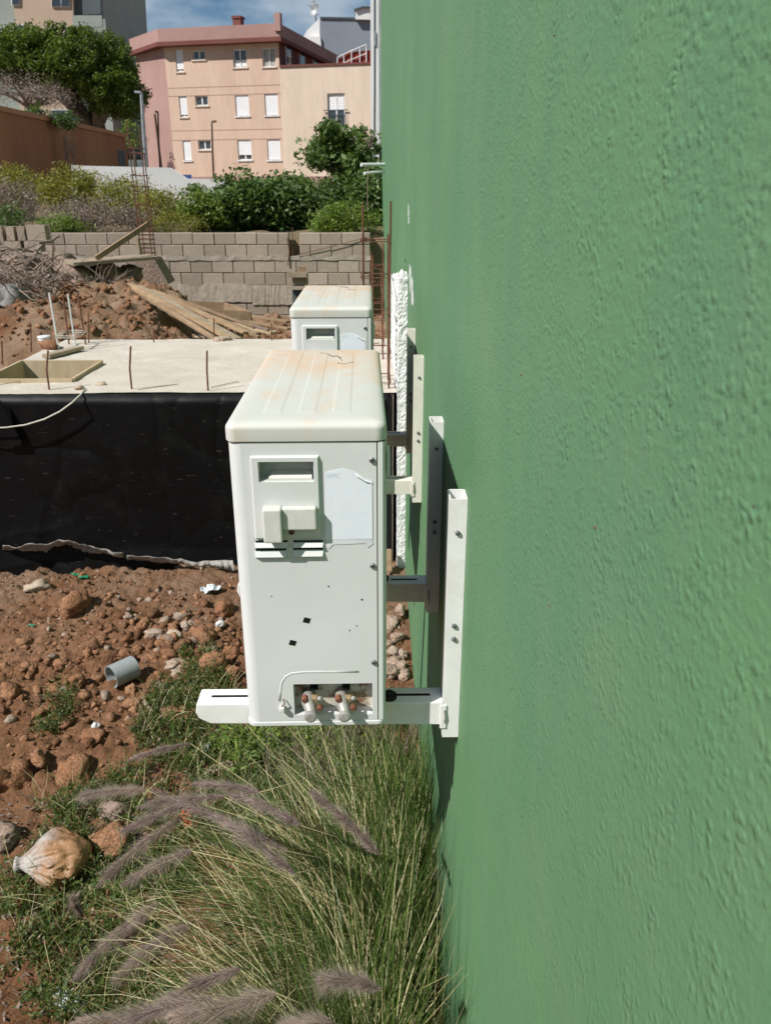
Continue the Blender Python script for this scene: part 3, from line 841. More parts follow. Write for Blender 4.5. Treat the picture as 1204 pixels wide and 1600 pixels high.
    for (px, py) in ((491, 1073), (541, 1073)):
        c = at(px, py, AY0 + .031)
        MB().box(c.x - .009, c.x + .009, AY0 + .0305, AY0 + .0325, c.z - .008, c.z + .009).build('bay_slot', M['hole'], r)
    for (cx, cy) in ((484, 1090), (536, 1090)):
        c = at(cx, cy, AY0 + .01)
        vb = MB().tube([(c.x - .004, AY0 + .032, c.z), (c.x - .004, AY0 - .006, c.z - .002), (c.x + .004, AY0 - .020, c.z - .016), (c.x + .004, AY0 - .034, c.z - .02)], [.016, .015, .0125, .0125], 12).build('valve', M['valve_grey'], r, True)
        disc((c.x + .004, AY0 - .033, c.z - .02), .0145, .007, 'valve_cap', 'valve_grey', vb)
        disc((c.x - .010, AY0 - .004, c.z + .010), .0078, .014, 'copper_cap', 'copper', vb)
        MB().tube([(c.x + .006, AY0 + .006, c.z + .002), (c.x + .022, AY0 - .008, c.z + .010)], [.009, .009], 6).build('flare_nut', M['brass'], vb)
        disc((c.x + .024, AY0 - .010, c.z - .012), .0075, .010, 'copper_cap', 'copper', vb)
        MB().tube([(c.x + .022, AY0 - .008, c.z + .010), (c.x + .029, AY0 - .014, c.z + .0135)], [.0055, .0045], 8).build('nut_tip', M['valve_grey'], vb)
    # cable clip dangling at the lower left of the panel
    c = fp(441, 1104)
    cl = MB().box(c.x - .006, c.x + .006, AY0 - .014, AY0 - .0005, c.z - .006, c.z + .006).build('cable_clip', M['steel_white'], r, False, .002)
    p0, p1 = fp(443, 1090), fp(440, 1101)
    MB().tube([(p0.x, AY0 - .004, p0.z), (p0.x + .003, AY0 - .009, (p0.z + p1.z) / 2), (p1.x, AY0 - .008, p1.z)], .0016, 6).build('clip_wire', M['rust'], cl)
    # base pan with turned lip, feet, lid
    pan = rrect(AX0 - .001, AX1 + .002, AY0 - .002, AY1 + .002, .02)
    MB().prism([(x, y, AZ0 - .014) for x, y in pan], (0, 0, .013)).build('base_pan', M['ac'], r, False, .003)
    ft = []
    for y in (AY0 + .105, AY0 + .755):
        for x in (AX0 + .055, AX1 + .012):
            f_ = MB().box(x - .03, x + .016, y - .022, y + .022, AZ0 - .0175, AZ0 - .0145).build('foot', M['plastic'], r)
            MB().tube([(x, y, 1.279), (x, y, 1.289), (x, y, AZ0 - .001), (x, y, AZ0 + .006)], [.019, .019, .012, .008], 14).build('rubber_damper', M['black'], f_)
    loops = [(.002, 0), (.0032, .002), (.0032, .025), (.0022, .030), (-.001, .0345), (-.006, .0375), (-.014, .0398), (-.03, .0415), (-.055, .0420)]
    mb = MB(); pr = None
    for k, (of, z) in enumerate(loops):
        pts = rrect(AX0 - of, AX1 + of, AY0 - of, AY1 + of, max(.020 + of, .005), 7)
        b0 = len(mb.v)
        mb.v += [(x, y, AZ1 + .002 + z) for x, y in pts]
        if pr is not None:
            for i in range(len(pts)):
                j = (i + 1) % len(pts); mb.f.append((pr + i, pr + j, b0 + j, b0 + i))
        pr = b0
    mb.f.append(tuple(range(pr, pr + len(pts))))
    og = r.location
    lid = mb.build('lid', M['lid'], r, True)
    wn_ = lid.modifiers.new('normals', 'WEIGHTED_NORMAL'); wn_.keep_sharp = True; wn_.weight = 90
    zt = AZ1 + .002 + .0418
    for (xa, xb) in ((-.235, -.190), (-.162, -.118), (-.090, -.046)):
        h = .0011
        mb = MB().add([(xa, AY0 + .06, zt), (xb, AY0 + .06, zt), (xb, AY1 - .06, zt), (xa, AY1 - .06, zt), (xa + .007, AY0 + .075, zt + h), (xb - .007, AY0 + .075, zt + h), (xb - .007, AY1 - .075, zt + h), (xa + .007, AY1 - .075, zt + h)],
                      [(4, 5, 6, 7), (0, 1, 5, 4), (1, 2, 6, 5), (2, 3, 7, 6), (3, 0, 4, 7)])
        mb.build('lid_rib', M['lid'], lid)
    for k, pts in enumerate((((505, 551), (516, 553), (524, 557)), ((523, 557), (531, 556), (538, 560)), ((532, 567), (540, 569), (556, 566)), ((533, 557), (539, 564)))):
        q = [atz(x, y, zt + .0012) for x, y in pts]
        MB().tube(q, .0008, 4).build('hairline_crack', M['hole'], lid)
    # fan side: round opening with wire guard and three blades
    fy, fz_ = AY0 + .47, AZ0 + .33
    fg = MB()
    for k in range(12):
        rad = .03 + .0205 * k
        fg.tube([(AX0 - .022 + .012 * (k / 11) ** 2, fy + rad * math.cos(t), fz_ + rad * math.sin(t)) for t in [6.2832 * i / 40 for i in range(41)]], .0021, 5, False)
    for k in range(12):
        t = 6.2832 * k / 12
        fg.tube([(AX0 - .024, fy + .02 * math.cos(t), fz_ + .02 * math.sin(t)), (AX0 - .022, fy + .15 * math.cos(t), fz_ + .15 * math.sin(t)), (AX0 + .003, fy + .275 * math.cos(t), fz_ + .275 * math.sin(t))], .0024, 5)
    gr = fg.build('fan_guard', M['steel_white'], r, True)
    MB().tube([(AX0 - .004, fy, fz_), (AX0 - .001, fy, fz_)], [.262, .272], 48).build('fan_opening', M['hole'], r)
    for k in range(3):
        t0 = 2.094 * k
        pts = []
        for u in range(5):
            rr = .05 + .05 * u
            pts.append(((AX0 - .006, fy + rr * math.cos(t0), fz_ + rr * math.sin(t0)), (AX0 - .010, fy + rr * math.cos(t0 + .75), fz_ + rr * math.sin(t0 + .75))))
        V = [p for ab in pts for p in ab]
        MB().add(V, [(2 * i, 2 * i + 1, 2 * i + 3, 2 * i + 2) for i in range(4)]).build('fan_blade', M['valve_grey'], r)
    # finned coil facing the wall, in its frame
    MB().box(AX1 - .001, AX1 + .0015, AY0 + .11, AY1 - .04, AZ0 + .03, AZ1 - .03).build('coil', M['fin'], r)
    mb = MB()
    for k in range(24):
        y = AY0 + .11 + k * .0285
        mb.tube([(AX1 + .004, y, AZ0 + .03), (AX1 + .004, y, AZ1 - .03)], .0014, 5)
    mb.build('coil_guard', M['steel_white'], r)
    MB().box(AX1 + .0018, AX1 + .011, AY0 + .025, AY0 + .075, AZ1 - .085, AZ1 - .030).build('pipe_bracket', M['plastic'], r, False, .002)
    return r
ac = build_ac()
ac.rotation_euler = (0, 0, 0.012)
ac2 = copy_tree(ac, None, (-0.030, 1.64, 0.014))
ac2['label'] = 'farther off-white air conditioner outdoor unit, half hidden behind the nearer one'
ac2.rotation_euler = (0, 0, 0.004)

# ================================================================== WALL BRACKETS
def build_bracket(Y, label, mn, gus=True, lift=0.0):
    r = empty('wall_bracket', (WX, Y, 1.18 + lift), label, 'bracket', 'steel brackets under the outdoor units')
    x0, x1, y0, y1, z0, z1, t = WX - .0405, WX - .0005, Y, Y + .062, 1.178 + lift, 1.815 + lift, .0035
    mb = MB()
    mb.box(x0, x1, y0, y0 + t, z0, z1); mb.box(x0, x0 + t, y0 + t, y1, z0, z1 + .0006); mb.box(x1 - t, x1, y0 + t, y1, z0, z1 + .0004); mb.box(x0 + t, x1 - t, y1 - t, y1, z0, z1 + .0012)
    post = mb.build('post', M[mn], r)
    tip = -0.443
    prof = [(x0 - .0006, 1.280), (x0 - .0006, 1.2145), (tip + .035, 1.2235), (tip + .008, 1.238), (tip, 1.256), (tip + .004, 1.280)]
    arm = MB().prism([(x, y0 + .0016, z + lift) for x, z in prof], (0, .066, 0)).build('arm', M[mn], r, False, .002)
    for (xa, xb) in ((tip + .035, tip + .145), (x0 - .115, x0 - .030)):
        MB().box(xa, xb, y0 + .031, y0 + .039, 1.2795 + lift, 1.2812 + lift).build('slot', M['hole'], arm)  # black strip on the arm paints the dark of a slot
    if gus:
        MB().box(x0 - .007, x0 + .009, y0 - .0035, y0 + .001, 1.206 + lift, 1.275 + lift).build('weld_plate', M[mn], r, False, .002)
        MB().tube([(x0 + .004, y0 - .004, 1.225 + lift), (x0 + .0055, y0 - .005, 1.24 + lift), (x0 + .0035, y0 - .004, 1.262 + lift)], .0022, 6).build('weld_bead', M['valve_grey'], r)
    for z in (1.735, 1.497, 1.462):
        q = Vector((x0 + .02, y0 - .0005, z + lift))
        MB().tube([q, q + Vector((0, -.004, 0)), q + Vector((0, -.006, 0))], [.0058, .0058, .003], 10).build('anchor_bolt', M['bolt'], r)
    return r
build_bracket(1.632, 'white steel bracket nearest the viewer, its arm sticking out below the front unit', 'steel_white')
build_bracket(2.270, 'shaded white steel bracket under the far end of the front unit', 'steel_white')
build_bracket(3.260, 'cream steel bracket under the near end of the rear unit', 'steel_cream')
build_bracket(3.970, 'cream steel bracket farthest from the viewer, under the rear unit', 'steel_cream')

# ================================================================== FOUNDATION SLAB
SY0, SY1, SX0, SX1, SZ = 5.07, 7.10, -2.72, 0.146, 1.246
def build_slab():
    r = empty('foundation', (-1.3, 6.0, 0), 'raised concrete foundation slab wrapped in black waterproof sheeting', 'foundation')
    hx0, hx1, hy0, hy1 = -2.66, -2.06, 5.40, 6.03
    mb = MB()
    xs = np.unique(np.concatenate([np.linspace(SX0, SX1, 70), [hx0, hx1]])); ys = np.unique(np.concatenate([np.linspace(SY0, SY1, 50), [hy0, hy1]]))
    X, Y = np.meshgrid(xs, ys)
    Z = SZ + 0.007 * fbm(np.stack([X, Y, 0 * X], -1).reshape(-1, 3), 3.0, 4, 2).reshape(X.shape)
    nx = len(xs)
    V = [tuple(p) for p in np.stack([X, Y, Z], -1).reshape(-1, 3)]
    fs = []
    for j in range(len(ys) - 1):
        for i in range(nx - 1):
            xm, ym = (xs[i] + xs[i + 1]) / 2, (ys[j] + ys[j + 1]) / 2
            if hx0 < xm < hx1 and hy0 < ym < hy1: continue
            a = j * nx + i
            fs.append((a, a + 1, a + nx + 1, a + nx))
    mb.add(V, fs)
    top = mb.build('slab', M['screed'], r, True)
    mb = MB()
    mb.box(SX0 + .01, hx0 - .02, SY0 + .02, SY1 - .01, -.1, SZ - .02).box(hx1 + .02, SX1 - .02, SY0 + .02, SY1 - .01, -.1, SZ - .02)
    mb.box(hx0 - .02, hx1 + .02, SY0 + .02, hy0 - .02, -.1, SZ - .021).box(hx0 - .02, hx1 + .02, hy1 + .02, SY1 - .011, -.1, SZ - .021).box(hx0 - .02, hx1 + .02, hy0 - .02, hy1 + .02, -.1, SZ - .38)
    mb.build('footing', M['conc'], r)
    # shuttering boards lining the opening
    for (a, b, m_) in (((hx0, hy0, 0), (hx1, hy0, 0), 0), ((hx1, hy0, 0), (hx1, hy1, 0), 1), ((hx1, hy1, 0), (hx0, hy1, 0), 2), ((hx0, hy1, 0), (hx0, hy0, 0), 3)):
        a = Vector((a[0], a[1], SZ - .15)); b = Vector((b[0], b[1], SZ - .15))
        MB().beam(a, b, .022, .345 + .004 * m_).build('shutter_board', M['ply'], r)
    # black sheet: hung over the front, wavy and wrinkled, rounded over the top edge and the right corner
    nu, nv = 260, 110
    u = np.linspace(0, 1, nu); v = np.linspace(0, 1, nv)
    Ug, Vg = np.meshgrid(u, v)
    X = SX0 - .02 + (SX1 - SX0 - .0) * Ug
    Zs = -0.06 + (SZ + .055) * Vg
    q = np.stack([X, 0 * X, Zs], -1).reshape(-1, 3)
    rg = lambda sc_, sd_, st_: (1 - np.clip(np.abs(fbm(q * np.array(st_), sc_, 2, sd_)), 0, 1)) ** 9
    dsp = (0.03 * fbm(q, 1.0, 2, 4) + 0.007 * rg(1.1, 8, (1, 1, 1.6)) + 0.005 * rg(1.7, 15, (1.5, 1, .6)) + .002 * fbm(q, 6, 2, 5)).reshape(X.shape)
    Yv = SY0 - .022 - np.abs(dsp) - .03 * np.clip(1 - Vg * 6, 0, 1)
    tz = np.clip((Vg - .955) / .045, 0, 1)
    Yv = Yv + .045 * tz ** 2
    Zs = np.where(tz > 0, np.minimum(Zs, SZ + .008 + .004 * fbm(q, 9, 2, 3).reshape(X.shape)), Zs)
    Rr = np.clip((Ug - .985) / .015, 0, 1)
    Yv = Yv + Rr ** 2 * .08
    i = np.arange(nu - 1)[None, :] + np.arange(nv - 1)[:, None] * nu
    mesh_np('black_sheet', np.stack([X, Yv, Zs], -1).reshape(-1, 3), np.stack([i, i + 1, i + nu + 1, i + nu], -1).reshape(-1, 4), M['sheet'], r, True)
    MB().box(SX1 - .002, SX1 + .006, SY0 + .05, SY1, -.06, SZ - .03).build('black_sheet_return', M['sheet'], r)
    # overlap of a second sheet at the left
    p = [at(0, 625, SY0 - .075), at(34, 690, SY0 - .075), at(32, 696, SY0 - .075), at(0, 694, SY0 - .075)]
    MB().prism([tuple(x) for x in p], (0, .006, 0)).build('sheet_flap', M['sheet'], r)
    # starter bars standing in the slab
    for (px, pt, pb) in ((77, 548, 608), (206, 541, 609), (325, 548, 610)):
        b = atz(px, pb, SZ); t = at(px - 1.5, pt, b.y)
        MB().tube([(b.x, b.y, SZ - .05), (b.x + .004, b.y, (SZ + t.z) / 2), (t.x, b.y, t.z)], .0062, 7).build('starter_bar', M['rust'], r)
    for (px, pt, pb) in ((138, 490, 536), (240, 512, 534), (334, 497, 533), (48, 505, 541), (3, 533, 560), (424, 505, 532)):
        b = atz(px, pb, SZ); t = at(px, pt, b.y)
        MB().tube([(b.x, b.y, SZ - .05), (t.x, b.y, t.z)], .006, 7).build('starter_bar', M['rust'], r)
    # thin darker lines laid on the screed
    for a, b in (((215, 609), (278, 600)), ((330, 605), (372, 596)), ((0, 601), (40, 595))):
        MB().tube([atz(*a, SZ + .006), atz(*b, SZ + .006)], .003, 4).build('scored_line', M['wood_grey'], r)
    return r
build_slab()

# loose things on the slab
def plank(name, a, b, wd, th, m_, label, cat='plank', group=None, up=(0, 0, 1)):
    o = MB().beam(a, b, wd, th, up).build(name, M[m_], None, False, .003, 1)
    center_mesh(o)
    return props(o, label, cat, group)
a, b = atz(72, 557, SZ + .028), atz(126, 543, SZ + .028)
plank('timber_offcut', a, b, .075, .03, 'wood_grey', 'short grey timber offcut lying on the slab beside the square opening')
P = atz(80, 545, SZ); rock('stone', P, .11, 'clod', 'rusty brown stone at the foot of the white column bars', 'stone', None, 3, .6)
P = atz(121, 609, SZ); rock('stone', P + Vector((0, .02, 0)), .035, 'stone_pale', 'small pale chip on the edge of the slab near the hanging cable', 'stone', None, 2, .6)
P = atz(158, 601, SZ); rock('stone', P, .04, 'stone_pale', 'flat chip on the slab right of the square opening', 'stone', None, 2, .4)
P = atz(347, 533, SZ); rock('stone', P, .07, 'clod_grey', 'flat stone on the far edge of the slab below the timber heap', 'stone', None, 3, .45)

def rebar_cage(xs_, ys_, z0, z1s, ties, label, rr=.0065, name='rebar_cage', mats='rust', tie_r=.0035):
    r = empty(name, (sum(xs_) / 2, sum(ys_) / 2, z0), label, 'rebar')
    k = 0
    for x in xs_:
        for y in ys_:
            j = Vector((random.uniform(-.012, .012), random.uniform(-.012, .012), 0))
            z1 = z1s[k % len(z1s)]; k += 1
            MB().tube([(x, y, z0), Vector((x, y, (z0 + z1) / 2)) + j * .4, Vector((x, y, z1)) + j], rr, 7).build('bar', M[mats], r)
    for z in ties:
        e = .012
        pts = [(xs_[0] - e, ys_[0] - e, z), (xs_[1] + e, ys_[0] - e, z + random.uniform(-.01, .015)), (xs_[1] + e, ys_[1] + e, z), (xs_[0] - e, ys_[1] + e, z + .006), (xs_[0] - e, ys_[0] - e, z + .008), (xs_[0] + .05, ys_[0] + .01, z + .015)]
        MB().tube(pts, tie_r, 6).build('tie', M[mats], r)
    return r
rebar_cage((-.068, .095), (5.17, 5.42), SZ - .05, [2.39, 2.33, 2.40, 2.20], (1.29, 1.48, 1.72, 1.95, 2.165), 'rusty steel cage rising from the slab right behind the rear unit')
rebar_cage((-.008, .067), (6.15, 6.42), SZ - .05, [2.05, 2.00, 2.10, 1.9], (1.36, 1.42, 1.55, 1.67, 1.80, 1.93), 'thinner rusty steel cage farther back on the slab beside the foam boards', .005)
# column bars in a collar, partly white
r = rebar_cage((-2.60, -2.46), (6.62, 6.86), SZ - .03, [1.70, 1.66, 1.69, 1.68], (1.345, 1.36), 'short column bars, two of them whitish, standing on the far left of the slab', .007)
for c in list(r.children)[:1] + list(r.children)[2:3]: c.data.materials[0] = M['pvc_white']
for c in r.children:
    if c.name.startswith('tie'): c.data.materials[0] = M['cable']
P = atz(70, 534, SZ)
o = MB().tube([(P.x, P.y, SZ), (P.x, P.y, SZ + .035), (P.x, P.y, SZ + .04), (P.x, P.y, SZ + .05)], [.05, .05, .056, .052], 20).build('bucket_lid', M['pvc_white'], None)
center_mesh(o); props(o, 'white round plastic lid at the foot of the column bars', 'lid')
# cable hanging over the black sheet
pts = [at(134, 607, 5.16), at(126, 617, 5.02), at(112, 630, 4.955), at(94, 643, 4.95), at(70, 655, 4.95), at(40, 664, 4.95), at(10, 668, 4.95), at(-40, 670, 4.95), at(-90, 660, 4.97)]
o = MB().tube(pts, .0055, 7).build('cable', M['cable'], None, True); props(o, 'pale cable hanging over the black sheeting', 'cable')
# foam boards on the green wall
def foam(name, y0, y1, x0, z0, z1, label, seed):
    nc, n = 7, 170
    xs_ = np.linspace(x0, WX - .001, nc); zs_ = np.linspace(z0, z1, n)
    Xg, Zg = np.meshgrid(xs_, zs_)
    Xg = Xg + RNG.uniform(-.0016, .0016, Xg.shape) * (np.arange(nc) < nc - 1)
    Yg = y0 + RNG.uniform(-.0022, .0022, Xg.shape) + .004 * fbm(np.stack([Xg, 0 * Xg, Zg], -1).reshape(-1, 3), 30, 3, seed).reshape(Xg.shape)
    top = Zg.copy(); top[-1] += RNG.uniform(-.012, .02, nc)
    V = np.stack([Xg, Yg, top], -1).reshape(-1, 3)
    f = [(k * nc + i_, k * nc + i_ + 1, (k + 1) * nc + i_ + 1, (k + 1) * nc + i_) for k in range(n - 1) for i_ in range(nc - 1)]
    mb = MB().add([tuple(v) for v in V], f)
    L0 = [tuple(V[k * nc]) for k in range(n)]; b0 = len(mb.v)
    mb.v += [(x, y1, z) for x, y, z in L0]
    mb.f += [(k * nc, b0 + k, b0 + k + 1, (k + 1) * nc) for k in range(n - 1)]
    T0 = [tuple(V[(n - 1) * nc + i_]) for i_ in range(nc)]; b1 = len(mb.v)
    mb.v += [(x, y1, z) for x, y, z in T0]
    mb.f += [((n - 1) * nc + i_, (n - 1) * nc + i_ + 1, b1 + i_ + 1, b1 + i_) for i_ in range(nc - 1)]
    o = center_mesh(mb.build(name, M['eps'], None, fix=False))
    return props(o, label, 'foam board', None)
foam('foam_board', 4.95, 5.16, WX - .056, 0, 1.99, 'white polystyrene board with a ragged cut edge standing against the green wall', 3)
foam('foam_board', 5.22, 6.7, WX - .064, .4, 1.83, 'smooth white polystyrene board behind the ragged one on the green wall', 5)

# ================================================================== BLOCK WALL
BY = 15.5
def build_blockwall():
    zt = lambda py: at(300, py, BY).z
    xl, xr = -9.2, at(578, 400, BY).x
    gx0, gx1 = at(451, 380, BY).x, at(468, 380, BY).x
    r = empty('block_wall', (-4, BY, 0), 'grey concrete block wall with a cast band, holding back the overgrown bank', 'wall')
    tpl = None
    bl, gap = 0.392, 0.012
    courses = [(382, 363, 0.0), (400.5, 382, .5), (426, 407, 0.2), (445, 426, .7)]
    for ci, (pb, pt, off) in enumerate(courses):
        z0, z1 = zt(pb), zt(pt)
        h = z1 - z0 - gap
        me = None
        x = xl - off * bl
        k = 0
        while x < xr - .05:
            a, b = x, min(x + bl - gap, xr)
            nx = x + bl
            if ci < 2 and b > gx0 and a < gx1:
                if a < gx0 - .06: b = gx0
                elif b > gx1 + .06: a = gx1
                else: x = nx; continue
            full = abs((b - a) - (bl - gap)) < 1e-4
            if full and me is not None:
                o = bpy.data.objects.new('block', me); COL.objects.link(o); o.parent = r
                for m_ in (0,):
                    md = o.modifiers.new('bevel', 'BEVEL'); md.width = .008; md.segments = 1
            else:
                o = MB().box(-(b - a) / 2, (b - a) / 2, -.10, .10, 0, h).build('block', M['block'], None, False, .008, 1)
                o.parent = r
                if full: me = o.data
            o.location = Vector(((a + b) / 2 + 0, BY + .10 + random.uniform(-.008, .006), z0 + random.uniform(-.003, .003))) - r.location
            o.rotation_euler = (random.uniform(-.006, .006), random.uniform(-.006, .006), random.uniform(-.008, .008))
            x = nx; k += 1
    # mortar core, cast band and rendered base
    zt0 = zt(364)
    MB().box(xl, gx0 - .02, BY + .018, BY + .185, zt(446), zt0).box(gx1 + .02, xr - .01, BY + .018, BY + .185, zt(446), zt0).build('mortar', M['mortar'], r)
    def strip(nm, xa, xb, pa, pb, yo, amp, seed):
        n = 80
        rd = random.Random(seed)
        V = []
        for k in range(n + 1):
            x = xa + (xb - xa) * k / n
            j0, j1 = rd.uniform(-amp, amp), rd.uniform(-amp, amp)
            V += [(x, BY - yo + rd.uniform(-.005, .005), zt(pa) + j0), (x, BY - yo + rd.uniform(-.005, .005), zt(pb) + j1), (x, BY + .19, zt(pb) + j1), (x, BY + .19, zt(pa) + j0)]
        Fc = [(4 * k + i, 4 * k + (i + 1) % 4, 4 * k + 4 + (i + 1) % 4, 4 * k + 4 + i) for k in range(n) for i in range(4)] + [(0, 1, 2, 3), (4 * n + 3, 4 * n + 2, 4 * n + 1, 4 * n)]
        MB().add(V, Fc).build(nm, M['conc'], r)
    strip('cast_band', xl, xr + .02, 407, 400, .012, .01, 2)
    strip('rendered_base', xl, at(393, 460, BY).x, 472, 444.5, .022, .012, 4)
    strip('cast_base', at(393.5, 460, BY).x, xr + .03, 476, 445.5, .03, .008, 6)
    MB().box(xl, xr, BY + .05, BY + .18, -.2, zt(470)).build('footing_mortar', M['mortar'], r)
    z0 = zt(492)
    for k in range(24):
        x = xl + k * .40
        if x > xr - .2: break
        o = MB().box(x, x + .385, BY - .005, BY + .1, zt(492), zt(475)).build('block', M['block'], r, False, .008, 1)
        o = MB().box(x - .2, x + .185, BY - .004, BY + .1, zt(510), zt(493)).build('block', M['block'], r, False, .008, 1)
    # mortar splash and thin cable over the blocks at the right
    MB().tube([at(449, 372, BY - .02), at(452, 392, BY - .02), at(450, 415, BY - .03)], .012, 6).build('column_bar', M['rust'], r)
    MB().tube([at(457, 355, BY + .05), at(457.5, 402, BY + .05)], .008, 6).build('column_bar', M['rust'], r)
    MB().tube([at(465, 398, BY - .03), at(515, 386, BY - .035), at(575, 370, BY - .03)], .006, 5).build('loose_wire', M['rust'], r)
build_blockwall()

# loose blocks stacked at the left
def loose_blocks():
    lab = ['whole grey concrete block at the right end of the loose stack', 'grey concrete block second from the right in the loose stack', 'grey concrete block leftmost in the top row of the loose stack', 'grey concrete block in the lower row of the loose stack below the right end', 'grey concrete block in the lower row of the loose stack at the picture edge', 'tilted grey concrete block on the lower row of the loose stack']
    spec = [(44, 352, 376, 31, 0.5), (29, 354, 376, 13, .5), (12, 354, 376, 14, .5), (40, 377, 394, 26, .6), (10, 377, 395, 26, .6), (-8, 354, 377, 16, .5)]
    Y = 13.6
    for (px, pt, pb, wp, dp), l in zip(spec, lab):
        a = at(px, pb, Y); t = at(px, pt, Y); b = at(px + wp - 1.5, pb, Y)
        mb = MB()
        x0, x1, z0, z1 = a.x, b.x, a.z, t.z
        y1 = Y + .22
        mb.box(x0, x1, Y, Y + .035, z0, z1).box(x0, x1, y1 - .035, y1, z0, z1).box(x0, x0 + .035, Y + .035, y1 - .035, z0, z1 - .001).box(x1 - .035, x1, Y + .035, y1 - .035, z0, z1 - .001).box((x0 + x1) / 2 - .015, (x0 + x1) / 2 + .015, Y + .035, y1 - .035, z0, z1 - .002)
        o = center_mesh(mb.build('concrete_block', M['block'], None)); o.rotation_euler = (0, 0, random.uniform(-.05, .05))
        props(o, l, 'block', 'loose blocks stacked by the block wall')
    # the earth bank that carries them
    for i, (px, py, s, l) in enumerate(((30, 420, .62, 'large dark boulder under the loose concrete blocks'), (-20, 430, .6, 'dark boulder at the left edge beneath the loose blocks'))):
        rock('boulder', at(px, py, 13.9) - Vector((0, 0, .25)), s, 'boulder', l, 'boulder', None, 3, .6)
loose_blocks()

# ================================================================== SPOIL HEAP: boulders, branches, timber
for (px, py, Y, s, m_, sq, l) in (
        (88, 415, 12.6, .36, 'boulder', .75, 'brown boulder below the right end of the loose concrete blocks'),
        (118, 432, 12.2, .30, 'boulder', .9, 'pale brown boulder beside the dark hollow under the board'),
        (125, 445, 11.9, .22, 'boulder', .7, 'smaller boulder in front of the hollow under the board'),
        (150, 428, 12.6, .24, 'boulder', .7, 'shaded boulder inside the hollow under the board'),
        (178, 438, 12.5, .26, 'boulder', .6, 'dark boulder in the middle of the hollow under the board'),
        (205, 436, 12.6, .22, 'boulder', .6, 'dark stone at the right end of the hollow'),
        (22, 478, 9.8, .28, 'boulder_grey', 1.05, 'smooth grey pointed boulder left of the column bars'),
        (60, 455, 12.0, .36, 'boulder', .7, 'rough boulder behind the dead branches'),
        (190, 452, 11.4, .15, 'clod_grey', .8, 'reddish grey lump on top of the spoil heap'),
        (166, 462, 11.0, .09, 'copper', .8, 'small orange brick fragment on top of the spoil heap')):
    P = at(px, py, Y); g_ = gz(P.x, P.y)
    P.z = P.z - s * sq * .6
    rock('boulder', P, s, m_, l, 'boulder', None, 3, sq, .4, .1)
def build_board_shelter():
    Y = 12.2
    r = empty('timber_board', at(175, 412, Y), 'long pale board bridging the boulders, propped by a slanting batten', 'board')
    MB().beam(at(108, 411, Y - .2), at(242, 401, Y + .5), .55, .045).build('board', M['wood_grey'], r)
    MB().beam(at(150, 404, Y - .15), at(232, 350, Y + .35), .06, .07).build('batten', M['wood'], r)
    MB().beam(at(213, 372, Y + .3), at(221, 398, Y + .3), .06, .05).build('short_prop', M['wood_grey'], r)
    MB().box(at(142, 410, Y).x, at(150, 410, Y).x, Y - .3, Y, at(150, 414, Y).z, at(150, 411.5, Y).z).build('packing_piece', M['chip_white'], r)
build_board_shelter()
